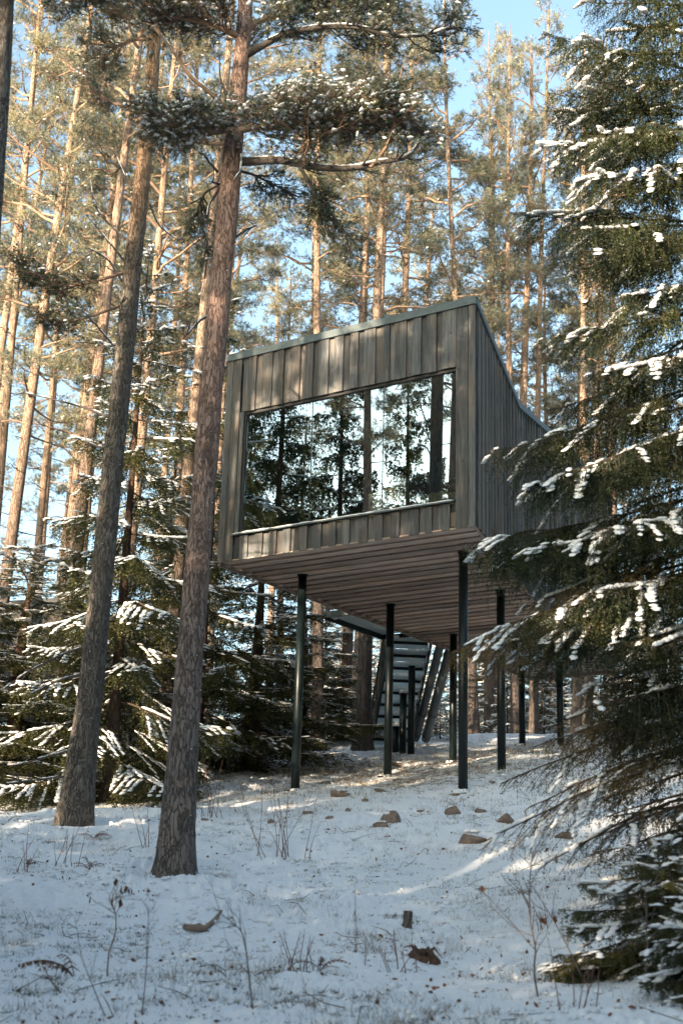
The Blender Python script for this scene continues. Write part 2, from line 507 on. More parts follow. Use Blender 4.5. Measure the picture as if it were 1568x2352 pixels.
def c2w(u, v):
    return Oc + tv * u + bv * v


def w2c(x, y):
    d = np.array([x, y, 0]) - Oc
    return float(d @ tv), float(d @ bv)


def uright(v):
    return float(np.interp(v, [0, 7.1, 13.2], [5.33, 3.45, 2.45]))


def Hs(s):
    return float(np.interp(s, [0, 3.9, 8.2, 13.6], [4.1, 3.62, 4.46, 4.5]))


def board(x0, x1, y0, y1, z0, z1, mat='wood', name='board', parent=cabin, jit=.004):
    w = random.uniform(-jit, jit)
    b = Buf()
    e = .003
    ring = lambda z, i: [(x0 + i, y0 + i, z), (x1 - i, y0 + i, z), (x1 - i, y1, z), (x0 + i, y1, z)]
    b.box((x0, y0, z0), (x1, y1, z1))
    return b.obj(name, M[mat], parent)


W = 5.33; a0, a1, b0, b1 = .42, 4.96, .505, 2.90
HT = 4.03
# front cladding: an under layer and boards nailed over it
ts = [.34, .5, .68, .83, 1.05, 1.17, 1.32, 1.48, 1.69, 1.83, 1.98, 2.1, 2.32, 2.45, 2.64, 2.79, 2.96, 3.09, 3.32, 3.49, 3.62, 3.73, 3.96, 4.1, 4.26, 4.38, 4.57, 4.69, 4.88]
for k in range(0, len(ts) - 1, 2):
    lo = ts[k] - .03 if k else .36
    hi = min(ts[k + 1] + .03, 4.95)
    board(lo, hi, .038, .056, Z0 + b1 + .012, Z0 + HT)
for k in range(1, len(ts) - 1, 2):
    board(ts[k], ts[k + 1], random.uniform(-.003, .003), .036, Z0 + b1 + random.uniform(-.012, .004), Z0 + HT)
bs = [.35, .49, .67, .83, 1.0, 1.16, 1.31, 1.46, 1.62, 1.82, 1.98, 2.12, 2.28, 2.45, 2.59, 2.73, 2.87, 3.06, 3.24, 3.39, 3.54, 3.7, 3.88, 4.07, 4.26, 4.38, 4.51, 4.7, 4.85]
for k in range(0, len(bs) - 1, 2):
    board(bs[k] - (.03 if k else 0), min(bs[k + 1] + .03, 4.95), .038, .056, Z0 + .01, Z0 + b0 - .05)
for k in range(1, len(bs) - 1, 2):
    board(bs[k], bs[k + 1], random.uniform(-.003, .003), .036, Z0 + random.uniform(-.012, 0), Z0 + b0 - .05)
board(-.002, .135, -.003, .022, Z0 - .01, Z0 + HT)
board(.142, .335, .004, .024, Z0 - .004, Z0 + HT)
board(.33, a0 - .002, .027, .047, Z0 + b0 - .04, Z0 + b1)
board(4.962, 5.185, .002, .022, Z0 - .006, Z0 + HT)
board(4.94, 4.985, .038, .056, Z0 + .0, Z0 + HT)
board(5.15, 5.26, .038, .056, Z0 + .0, Z0 + HT)
board(5.20, 5.332, -.002, .020, Z0 - .012, Z0 + HT)
board(4.86, 4.955, .003, .023, Z0 + b1 - .004, Z0 + HT)
# substrate behind the cladding round the opening, and the reveal
sb = Buf()
sb.box((.01, .06, Z0 + .05), (a0 - .01, .30, Z0 + 4.0)); sb.box((a1 + .01, .06, Z0 + .05), (W - .13, .30, Z0 + 4.0))
sb.box((a0 - .008, .06, Z0 + .05), (a1 + .008, .30, Z0 + b0 - .06)); sb.box((a0 - .008, .06, Z0 + b1 + .01), (a1 + .008, .30, Z0 + 4.0))
sb.obj('wall_core', M['black'], cabin)

# window
win = link('window', None, cabin)
fb = Buf(); fw = .045
fb.box((a0 + .002, .06, Z0 + b0), (a0 + fw, .16, Z0 + b1 - .002)); fb.box((a1 - fw * .6, .06, Z0 + b0), (a1 - .002, .16, Z0 + b1 - .002))
fb.box((a0 + fw, .062, Z0 + b0 + .001), (a1 - fw * .6, .158, Z0 + b0 + .04)); fb.box((a0 + fw, .062, Z0 + b1 - .05), (a1 - fw * .6, .158, Z0 + b1 - .003))
fwin = fb.mesh('window', M['black'])
COL.objects.unlink(win); bpy.data.objects.remove(win)
win = link('window', fwin, cabin)
edges = [a0 + fw, 1.945, 3.465, a1 - fw * .6]
for k in range(3):
    g = Buf().box((edges[k] + (.006 if k else .001), .100, Z0 + b0 + .041), (edges[k + 1] - (.006 if k < 2 else .001), .106, Z0 + b1 - .051))
    me = g.mesh('pane', M['glass'])
    # one face only reflects towards the camera: keep a single sheet with thin edge
    o = link('pane', me, win)
for e in edges[1:3]:
    Buf().box((e - .0055, .094, Z0 + b0 + .042), (e + .0055, .118, Z0 + b1 - .052)).obj('joint_bar', M['black'], win)
sl = Buf()
sl.prism([(.30, -.075, Z0 + b0 - .05), (4.965, -.075, Z0 + b0 - .05), (4.965, .0595, Z0 + b0 - .022), (.30, .0595, Z0 + b0 - .022)],
         [(.30, -.075, Z0 + b0 - .025), (4.965, -.075, Z0 + b0 - .025), (4.965, .0595, Z0 + b0 - .004), (.30, .0595, Z0 + b0 - .004)])
sl.obj('sill', M['flashing'], cabin)
# snow lying on the sill
xs = np.linspace(.31, 4.955, 90); V = []; Q = []
for i, x in enumerate(xs):
    h = .028 + .012 * float(vnoise([[x, 3, 0]], .35)[0]) + .006 * float(vnoise([[x, 9, 0]], .1)[0])
    h *= min(1, 8 * min(x - .305, 4.96 - x) + .15)
    f = -.072 - .008 * float(vnoise([[x, 5, 0]], .2)[0])
    zb = Z0 + b0 - .026
    V += [(x, f + .004, zb), (x, f, zb + h * .6), (x, f + .025, zb + h), (x, .03, zb + h + .018), (x, .056, zb + h * .6 + .02), (x, .056, zb)]
for i in range(len(xs) - 1):
    for j in range(6):
        Q.append((i * 6 + j, (i + 1) * 6 + j, (i + 1) * 6 + (j + 1) % 6, i * 6 + (j + 1) % 6))
link('sill_snow', mesh_np('sill_snow', V, Q, M['snow'], True), cabin)


# side walls
def wall_run(p, q, s0, over=True, right=True, pitch=(.17, .30), parent=cabin, mat='wood', H=Hs, zb=None, out=1):
    p = np.array(p, float); q = np.array(q, float); L = np.linalg.norm(q - p); d = (q - p) / L
    nrm = np.array([d[1], -d[0]]) * out
    zb = Z0 if zb is None else zb

    def pr(s0_, s1_, o0, o1, name):
        s0_ = max(s0_, 0); s1_ = min(s1_, L)
        A = [p + d * s0_ + nrm * o0, p + d * s1_ + nrm * o0, p + d * s1_ + nrm * o1, p + d * s0_ + nrm * o1]
        h = [H(s0 + s0_), H(s0 + s1_), H(s0 + s1_), H(s0 + s0_)]
        jb = random.uniform(-.01, .01)
        b = Buf(); b.prism([(*a, zb + jb) for a in A], [(*a, zb + hh - .05) for a, hh in zip(A, h)])
        b.obj(name, M[mat], parent)
    s = 0.
    while s < L - .03:
        w = random.uniform(*pitch)
        if L - s - w < .06: w = L - s
        pr(s + .002, s + w - .002, -.076, -.050, 'board')
        bw = random.choice([.06, .08, .10, .13])
        bw = min(bw, w * .6)
        pr(s + w - bw / 2, s + w + bw / 2 - .001, -.048, random.uniform(-.003, .001), 'batten')
        s += w


wall_run((5.33, 0.024), (3.45, 7.1), 0, pitch=(.24, .34))
wall_run((3.45, 7.1), (2.45, 13.2), 7.35, pitch=(.24, .34))
wall_run((0, 13.2), (0, .024), 0, pitch=(.3, .5), H=lambda s: Hs(13.2 - s))
wall_run((2.45, 13.2), (0, 13.2), 13.3, pitch=(.3, .5), H=lambda s: 4.45)
# core of the side walls (blocks light)
cb = Buf()
for (p, q, sa, sb_) in (((5.33, .3), (3.45, 7.1), .3, 7.35), ((3.45, 7.1), (2.45, 13.2), 7.35, 13.5), ((0, 13.1), (0, .3), 13.1, .3)):
    p = np.array(p); q = np.array(q); d = (q - p) / np.linalg.norm(q - p); nr = np.array([d[1], -d[0]])
    n = 8
    for k in range(n):
        A = p + (q - p) * k / n; B = p + (q - p) * (k + 1) / n
        hA = Hs(sa + (sb_ - sa) * k / n) - .12; hB = Hs(sa + (sb_ - sa) * (k + 1) / n) - .12
        R_ = [A - nr * .08, B - nr * .08, B - nr * .16, A - nr * .16]
        cb.prism([(*r, Z0 + .06) for r in R_], [(*r, Z0 + h) for r, h in zip(R_, (hA, hB, hB, hA))])
cb.box((.1, 13.02, Z0 + .06), (2.3, 13.1, Z0 + 4.3))
cb.obj('wall_core', M['inner'], cabin)

# soffit: boards run across the floor, every second one nailed below
v = .012; k = 0
while v < 13.15:
    pw = random.uniform(.205, .225); gw = random.uniform(.10, .118)
    v1 = min(v + pw, 13.18)
    y0, y1 = v, v1
    for (ya, yb, za, zb, nm) in ((y0, y1, -.004 + random.uniform(-.003, .003), .020, 'soffit_board'), (y1 - .02, min(y1 + gw + .02, 13.18), .026, .046, 'soffit_board')):
        x1a, x1b = uright(ya) - .05, uright(yb) - .05
        b = Buf(); R0 = [(.045, ya), (x1a, ya), (x1b, yb), (.045, yb)]
        b.prism([(*r, Z0 + za) for r in R0], [(*r, Z0 + zb) for r in R0])
        b.obj(nm, M['soffit'], cabin)
    v = v1 + gw
b = Buf()
b.prism([(.045, .05, Z0 + .05), (5.2, .05, Z0 + .05), (3.3, 7.1, Z0 + .05), (.045, 7.1, Z0 + .05)], [(.045, .05, Z0 + .3), (5.2, .05, Z0 + .3), (3.3, 7.1, Z0 + .3), (.045, 7.1, Z0 + .3)])
b.prism([(.045, 7.101, Z0 + .05), (3.3, 7.101, Z0 + .05), (2.3, 13.0, Z0 + .05), (.045, 13.0, Z0 + .05)], [(.045, 7.101, Z0 + .3), (3.3, 7.101, Z0 + .3), (2.3, 13.0, Z0 + .3), (.045, 13.0, Z0 + .3)])
b.obj('floor_slab', M['inner'], cabin)
# short batten ends under the left edge of the floor
for k in range(38):
    v = .20 + k * .335
    Buf().box((.046, v - .055, Z0 - .045), (.13, v + .055, Z0 - .008)).obj('edge_block', M['soffit'], cabin)
Buf().box((-.02, .03, Z0 - .06), (.044, 13.2, Z0 + .02)).obj('edge_trim', M['soffit'], cabin)
Buf().box((0.0, 13.185, Z0 - .09), (2.47, 13.235, Z0 + .03)).obj('edge_trim', M['soffit'], cabin)
Buf().prism([(5.285, .03, Z0 - .02), (5.325, .03, Z0 - .02), (3.44, 7.1, Z0 - .02), (3.40, 7.1, Z0 - .02)], [(5.285, .03, Z0 + .0), (5.325, .03, Z0 + .0), (3.44, 7.1, Z0 + .0), (3.40, 7.1, Z0 + .0)]).obj('edge_trim', M['soffit'], cabin)

# roof: deck, metal edge, thin snow
vs_ = [0, 1.5, 3.77, 5.5, 7.1, 8.0, 13.2]


def sv(v):
    return v * math.hypot(7.1, 1.88) / 7.1 if v <= 7.1 else 7.35 + (v - 7.1) * 1.013


def roof_sheet(zo0, zo1, ins, name, mat, smooth=False):
    b = Buf()
    for i in range(len(vs_) - 1):
        va, vb = vs_[i], vs_[i + 1]
        ha, hb = Hs(sv(va)), Hs(sv(vb))
        va_, vb_ = max(va, ins), min(vb, 13.2 - ins)
        ring = lambda z: [(ins, va_, Z0 + ha + z), (uright(va) - ins, va_, Z0 + ha + z), (uright(vb) - ins, vb_, Z0 + hb + z), (ins, vb_, Z0 + hb + z)]
        b.prism(ring(zo0), ring(zo1))
    return b.obj(name, M[mat], cabin, smooth)


roof_sheet(-.20, -.045, .05, 'roof', 'flashing')
roof_sheet(-.042, .0, .07, 'roof_snow', 'snow')
fl = Buf()
fl.box((-.03, -.035, Z0 + 3.985), (5.36, -.005, Z0 + 4.115)); fl.box((-.03, -.0345, Z0 + 4.116), (5.36, .06, Z0 + 4.127))
fl.obj('roof_edge', M['flashing'], cabin)


def edge_run(p, q, s0, s1, n=7):
    p = np.array(p, float); q = np.array(q, float); d = (q - p) / np.linalg.norm(q - p); nr = np.array([d[1], -d[0]])
    ks = sorted(set([0, 1] + [i / n for i in range(n)] + ([(3.9 - s0) / (s1 - s0)] if min(s0, s1) < 3.9 < max(s0, s1) else [])))
    b = Buf()
    for ka, kb in zip(ks[:-1], ks[1:]):
        A = p + (q - p) * ka; B = p + (q - p) * kb; hA = Hs(s0 + (s1 - s0) * ka); hB = Hs(s0 + (s1 - s0) * kb)
        R_ = [A + nr * .03, B + nr * .03, B - nr * .06, A - nr * .06]
        b.prism([(*r, Z0 + h - .10) for r, h in zip(R_, (hA, hB, hB, hA))], [(*r, Z0 + h + .02) for r, h in zip(R_, (hA, hB, hB, hA))])
    b.obj('roof_edge', M['flashing'], cabin)


edge_run((5.33, .0), (3.45, 7.1), 0, 7.35); edge_run((3.45, 7.1), (2.45, 13.2), 7.35, 13.5); edge_run((0, 13.2), (0, 0), 13.5, 0)

# room behind the glass
b = Buf()
b.box((.15, .31, Z0 + .31), (5.0, 1.6, Z0 + .33)); b.obj('room_floor', M['inner'], cabin)
Buf().box((.15, 5.5, Z0 + .31), (3.7, 5.6, Z0 + 3.4)).obj('room_wall', M['inner'], cabin)
sofa = Buf(); sofa.box((2.2, .45, Z0 + .34), (4.85, 1.35, Z0 + .62)); sofa.obj('daybed', M['mustard'], cabin)
# small things lying behind the glass are loose objects of their own
def cabin_obj(name, u, v, z, rz, label, cat):
    p = c2w(u, v)
    return empty(name, (p[0], p[1], base_z + z), label, cat, rz=AZ + rz)


ch = cabin_obj('armchair', 3.35, .55, Z0 + .33, .1, 'tan high backed chair inside the cabin window', 'chair')
cbk = Buf(); cbk.box((-.26, .1, .30), (.26, .22, 1.02)); cbk.obj('backrest', M['tan'], ch)
Buf().box((-.26, -.3, .28), (.26, .095, .42)).obj('seat', M['tan'], ch)
cu = cabin_obj('cushion', 3.30, .27, Z0 + .55, 0, 'pale cushion printed with small dark trees behind the glass', 'cushion')
n = 12; V = []; Q = []
for s_ in (-1, 1):
    for i in range(n + 1):
        for j in range(n + 1):
            x, z = i / n * 2 - 1, j / n * 2 - 1
            V.append((x * .21, s_ * .055 * (1 - x ** 4) * (1 - z ** 4) , .21 + z * .19))
for s_ in range(2):
    for i in range(n):
        for j in range(n):
            a = s_ * (n + 1) ** 2 + i * (n + 1) + j; q = (a, a + n + 1, a + n + 2, a + 1)
            Q.append(q if s_ else q[::-1])
link('cover', mesh_np('cover', V, Q, M['fabric'], True), cu)
pb = Buf()
for tx, tz, sc in ((-.12, .14, 1), (-.03, .10, .7), (.06, .15, 1.1), (.14, .1, .8)):
    for kk in range(3):
        w_ = .028 * sc * (1 - kk * .25); z_ = tz + kk * .03 * sc
        pb.add([(tx - w_, -.061, z_), (tx + w_, -.061, z_), (tx, -.061, z_ + .05 * sc)], [(0, 1, 2)])
pb.add([(-.19, -.058, .085), (.19, -.058, .085), (.19, -.058, .092), (-.19, -.058, .092)], [(0, 1, 2, 3)])
pb.obj('tree_print', M['print'], cu)
bl = cabin_obj('blanket', 4.45, .42, Z0 + .62, 0, 'rumpled mustard blanket heaped at the right end of the window', 'blanket')
V = []; Q = []
for i in range(17):
    for j in range(9):
        x, y = i / 16 * 2 - 1, j / 8 * 2 - 1
        V.append((x * .5, y * .13, .02 + .16 * (1 - x * x) * (1 - y ** 4) * (1 + .5 * float(vnoise([[x * 3, y * 3, 0]], .8)[0]))))
for i in range(16):
    for j in range(8):
        a = i * 9 + j; Q.append((a, a + 9, a + 10, a + 1))
link('cloth', mesh_np('cloth', V, Q, M['mustard'], True), bl)

# stilts
def lumps0(C_, r):
    k = 8; a = np.arange(k) * 2 * math.pi / k; V = []; T = []
    for i, c in enumerate(C_):
        rr = r * random.uniform(.7, 1.3); n0 = len(V)
        V += [(c[0] + math.cos(t) * rr, c[1] + math.sin(t) * rr, c[2] - .03) for t in a] + [(c[0] + math.cos(t) * rr * .7, c[1] + math.sin(t) * rr * .7, c[2] + rr * .35) for t in a] + [(c[0], c[1], c[2] + rr * .5)]
        for j in range(k):
            q = (j + 1) % k; T += [(n0 + j, n0 + q, n0 + k + j), (n0 + q, n0 + k + q, n0 + k + j), (n0 + k + j, n0 + k + q, n0 + 2 * k)]
    return np.array(V), np.array(T)


POSTS = [(.91, 1.46), (1.12, 4.35), (4.38, 1.38), (.85, 7.56), (3.66, 4.28), (.53, 11.72), (1.85, 11.05)]
for (u, v) in POSTS:
    p = c2w(u, v); g = gz1(p[0], p[1]) - .25 - base_z
    b = Buf(); r = .081
    b.tube([(u, v, g), (u, v, Z0 - .03)], r, 28)
    o = b.obj('stilt', M['steel'], cabin, True)
    b = Buf(); b.tube([(u, v, Z0 - .035), (u, v, Z0 - .008)], .105, 28); b.obj('cap_plate', M['steel'], o)
    gg = g + .25
    Buf().box((u - .14, v - .14, gg - .03), (u + .14, v + .14, gg + .012)).obj('base_plate', M['steel'], o)
    an_ = np.random.default_rng(int(u * 100)).uniform(0, 6.28, 9)
    SVb, STb = lumps0(np.c_[u + np.cos(an_) * .13, v + np.sin(an_) * .13, np.full(9, gg + .0)], .07)
    link('foot_snow', mesh_np('foot_snow', SVb, STb, M['snow'], True), o)

# ------------------------------------------------------------------ entrance deck and stair behind the cabin
top = c2w(-.84, 8.6); top[2] = OZ + .38
bot = at(896, 1702, 36.2); bot[2] = gz1(bot[0], bot[1]) + .1
stair = empty('entrance_stair', (bot[0], bot[1], bot[2] - .1), 'steel stair with frosted treads climbing to the deck behind the cabin', 'staircase')
so = np.array(stair.location)
dd = bot - top; hor = unit([dd[0], dd[1], 0]); sid = np.array([hor[1], -hor[0], 0])
NT = 9; WID = .46
for k in range(NT):
    c = top + dd * (k + .5) / NT - so; st = dd / NT; hgt = -st[2]
    e = hor * .15
    A = [c - sid * WID - e, c + sid * WID - e, c + sid * WID + e, c - sid * WID + e]
    Buf().prism([a - [0, 0, .03] for a in A], A).obj('tread', M['grating'], stair)
    Buf().prism([a + [0, 0, .004] for a in A], [a + [0, 0, .045] for a in A]).obj('tread_snow', M['snow'], stair)
    Bq = [c - sid * (WID - .01) + e * .8, c + sid * (WID - .01) + e * .8, c + sid * (WID - .01) + e, c - sid * (WID - .01) + e]
    Buf().prism([a - [0, 0, hgt - .035] for a in Bq], [a - [0, 0, .105] for a in Bq]).obj('riser', M['grating'], stair)
    Buf().prism([a - [0, 0, .103] for a in Bq], [a - [0, 0, .032] for a in Bq]).obj('cross_bar', M['steel'], stair)
for s_ in (-1, 1):
    A = top - so + sid * (WID + .03) * s_; B = bot - so + sid * (WID + .03) * s_
    w_ = sid * .02
    Buf().prism([A - w_ - [0, 0, .24], A + w_ - [0, 0, .24], B + w_ - [0, 0, .24], B - w_ - [0, 0, .24]], [A - w_, A + w_, B + w_, B - w_]).obj('stringer', M['steel'], stair)
    hb = Buf(); hb.tube([A + [0, 0, 1.0], B + [0, 0, 1.0]], .025, 8); hb.obj('handrail', M['steel'], stair)
    for k in range(5):
        P_ = A + (B - A) * k / 4
        Buf().tube([P_ - [0, 0, .1], P_ + [0, 0, 1.0]], .02, 6).obj('baluster', M['steel'], stair)
    # wire mesh infill
    mb = Buf()
    for k in range(41):
        P_ = A + (B - A) * k / 40; mb.tube([P_, P_ + [0, 0, 1.0]], .004, 3, False)
    for k in range(1, 12):
        mb.tube([A + [0, 0, k / 12], B + [0, 0, k / 12]], .004, 3, False)
    mb.obj('wire_mesh', M['steel'], stair)
# ducts carried down beside the stair
for k, (off, r) in enumerate(((.66, .10), (.92, .115))):
    A = top - so + sid * off * 1 + [0, 0, -.25] - hor * .3; B = bot - so + sid * off * 1 + [0, 0, .12]
    du = Buf(); du.tube([A + [0, 0, .5] - hor * .55, A + [0, 0, .3] - hor * .25, A, A + (B - A) * .5, B], r, 16); o = du.obj('duct', M['duct'], stair, True)
    for q in (.12, .42, .72, .95):
        P_ = A + (B - A) * q; d_ = unit(B - A) * .02
        Buf().tube([P_ - d_, P_ + d_], r + .012, 16).obj('duct_band', M['flashing'], o, True)
deck = empty('entrance_deck', (*c2w(-.65, 7)[:2], gz1(*c2w(-.65, 7)[:2])), 'raised entrance deck with frosted grating along the back left of the cabin', 'deck', rz=AZ)
dz = OZ + .42 - deck.location[2]
def dbox(u0, v0, z0, u1, v1, z1, name, mat):
    return Buf().box((u0 + .65, v0 - 7, dz + z0), (u1 + .65, v1 - 7, dz + z1)).obj(name, M[mat], deck)


U0, V0, V1 = -1.62, 6.15, 8.45
dbox(U0 + .07, V0, -.05, -.06, V1, -.02, 'grating', 'grating')
dbox(U0 + .07, V0, -.015, -.06, V1, .04, 'deck_snow', 'snow')
dbox(U0, V0 - .1, -.16, U0 + .065, V1 + .08, .05, 'edge_beam', 'steel')
dbox(U0, V0 - .17, -.12, -.06, V0 - .105, .02, 'edge_beam', 'duct')
dbox(U0 + .07, V1 + .01, -.16, -.06, V1 + .075, -.06, 'edge_beam', 'steel')
for k in range(4):
    dbox(U0 - .01, V0 + .02 + k * .74, .051, U0 + .03, V0 + .06 + k * .74, 1.05, 'rail_post', 'steel')
for zz in (.25, 1.06):
    dbox(U0 - .015, V0, zz, U0 + .035, V1 + .05, zz + .04, 'rail', 'steel')
for k in range(3):
    dbox(U0 + .02, V0 - .10 + k * .02, .06 + k * .13, -.08, V0 - .075 + k * .02, .17 + k * .13, 'rail_board', 'soffit')
# three free standing pipes capped with snow below the deck
for (x, yt, yb, Y, lab) in ((943, 1494, 1727, 33.6, 'tallest of the three black pipes with snow caps before the stair'),
                            (924, 1596, 1727, 34.0, 'middle height black pipe with a snow cap before the stair'),
                            (908, 1672, 1727, 34.4, 'shortest black pipe with a snow cap before the stair')):
    P0 = at(x, yb, Y); P1 = at(x, yt, Y); z0 = gz1(P0[0], P0[1])
    e = empty('steel_pipe', (P0[0], P0[1], z0), lab, 'pipe', 'snow capped pipes before the stair')
    h = P1[2] - z0
    Buf().tube([(0, 0, -.2), (0, 0, h)], .085, 20).obj('shaft', M['steel'], e, True)
    Buf().tube([(0, 0, h + .001), (0, 0, h + .03)], .105, 20).obj('collar', M['steel'], e, True)
    Buf().tube([(0, 0, h + .031), (0, 0, h + .07), (0.01, 0, h + .11), (0, 0, h + .125)], [.10, .105, .07, .01], 14).obj('snow_cap', M['snow'], e, True)

# second cabin seen through the spruces at far left
c2 = at(60, 1600, 34); g2 = gz1(c2[0], c2[1])
cab2 = empty('dark_cabin', (c2[0], c2[1], g2), 'dark timber cabin half hidden behind spruce boughs at far left', 'cabin', rz=math.radians(-20))
zb2 = c2[2] - g2
x = -5.0
while x < .95:
    w = random.uniform(.2, .32)
    Buf().box((x, random.uniform(-.01, .0), zb2), (x + w - .006, .03, zb2 + 2.3)).obj('board', M['dark_wood'], cab2); x += w
x = .0
while x < 4.:
    w = random.uniform(.25, .4)
    Buf().box((.99, .04 + x, zb2), (1.02 + random.uniform(0, .01), .04 + x + w - .006, zb2 + 2.3)).obj('board', M['dark_wood'], cab2); x += w
Buf().box((-5, .04, zb2 + .02), (.98, 4, zb2 + 2.2)).obj('wall_core', M['black'], cab2)
Buf().box((-5.05, -.06, zb2 + 2.31), (1.07, 4.1, zb2 + 2.42)).obj('roof', M['black'], cab2)
for (x, y) in ((-.0, .6), (-3.4, .6), (0, 3.2), (-3.4, 3.2)):
    Buf().tube([(x, y, -.2), (x, y, zb2 + .02)], .08, 16).obj('stilt', M['steel'], cab2, True)

# ------------------------------------------------------------------ vegetation generators
def needles(P0, D, L, per_m, nl, nw, rg, spread=.8, fwd=.55, jit=0.0):
    """needle triangles along straight twigs. returns verts (3N,3)"""
    P0 = np.asarray(P0, float).reshape(-1, 3); D = unit(np.asarray(D, float).reshape(-1, 3)); L = np.asarray(L, float).reshape(-1)
    cnt = np.maximum(2, (L * per_m).astype(int))
    idx = np.repeat(np.arange(len(P0)), cnt)
    s = rg.random(len(idx)) * L[idx]
    R = unit(rg.normal(size=(len(idx), 3)))
    d = D[idx]; R = R - d * (R * d).sum(1)[:, None]; R = unit(R)
    nd = unit(d * fwd + R * spread)
    ln = nl * rg.uniform(.7, 1.25, len(idx))
    b = P0[idx] + d * s[:, None]
    wv = np.cross(nd, rg.normal(size=(len(idx), 3))); wv = unit(wv) * (nw * .5)
    V = np.empty((len(idx), 3, 3)); V[:, 0] = b - wv; V[:, 1] = b + wv; V[:, 2] = b + nd * ln[:, None]
    return V.reshape(-1, 3)


def tri_mesh(name, V, mat):
    V = np.asarray(V); return mesh_np(name, V, np.arange(len(V)).reshape(-1, 3), mat)


def _lump(k=7, r=4):
    V = [(0, 0, 1.)]
    for i in range(1, r):
        a = math.pi * i / r
        for j in range(k):
            t = 2 * math.pi * j / k + i * .3; V.append((math.sin(a) * math.cos(t), math.sin(a) * math.sin(t), math.cos(a)))
    V.append((0, 0, -1.)); T = []
    for j in range(k):
        T.append((0, 1 + j, 1 + (j + 1) % k)); T.append((len(V) - 1, 1 + (r - 2) * k + (j + 1) % k, 1 + (r - 2) * k + j))
    for i in range(r - 2):
        for j in range(k):
            a = 1 + i * k + j; b = 1 + i * k + (j + 1) % k
            T += [(a, a + k, b), (b, a + k, b + k)]
    return np.array(V), np.array(T)


FINE = _lump(); COARSE = _lump(4, 3); LOD = [FINE]


def lumps(C_, D, la, wa, ha, rg):
    """snow lying on twigs: ellipsoids, long axis D. returns V,T"""
    C_ = np.asarray(C_, float).reshape(-1, 3)
    if not len(C_): return np.zeros((0, 3)), np.zeros((0, 3), int)
    D = unit(np.asarray(D, float).reshape(-1, 3)); n = len(C_)
    S = unit(np.cross(D, [0, 0, 1.]) + 1e-6); U = np.cross(S, D); LV, LT = LOD[0]
    jit = rg.uniform(.78, 1.2, (n, len(LV), 1))
    L = LV[None] * jit
    L = L * np.stack([np.broadcast_to(la, n), np.broadcast_to(wa, n), np.broadcast_to(ha, n)], -1)[:, None, :]
    L[..., 2] = np.where(L[..., 2] < 0, L[..., 2] * .45, L[..., 2])
    V = C_[:, None] + L[..., 0:1] * D[:, None] + L[..., 1:2] * S[:, None] + L[..., 2:3] * U[:, None]
    T = LT[None] + (np.arange(n) * len(LV))[:, None, None]
    return V.reshape(-1, 3), T.reshape(-1, 3)


def curve(A, B, sag, n, rg, wob=.03, up_tip=0.):
    t = np.linspace(0, 1, n)[:, None]
    P = A + (B - A) * t
    L = np.linalg.norm(B - A)
    P[:, 2] += (sag * 4 * t * (1 - t))[:, 0] * L + up_tip * L * (t[:, 0] ** 4)
    w = rg.normal(size=(n, 3)) * wob * L * .5; w = np.cumsum(w, 0); w -= t * w[-1]; w[0] = 0
    return P + w * .5


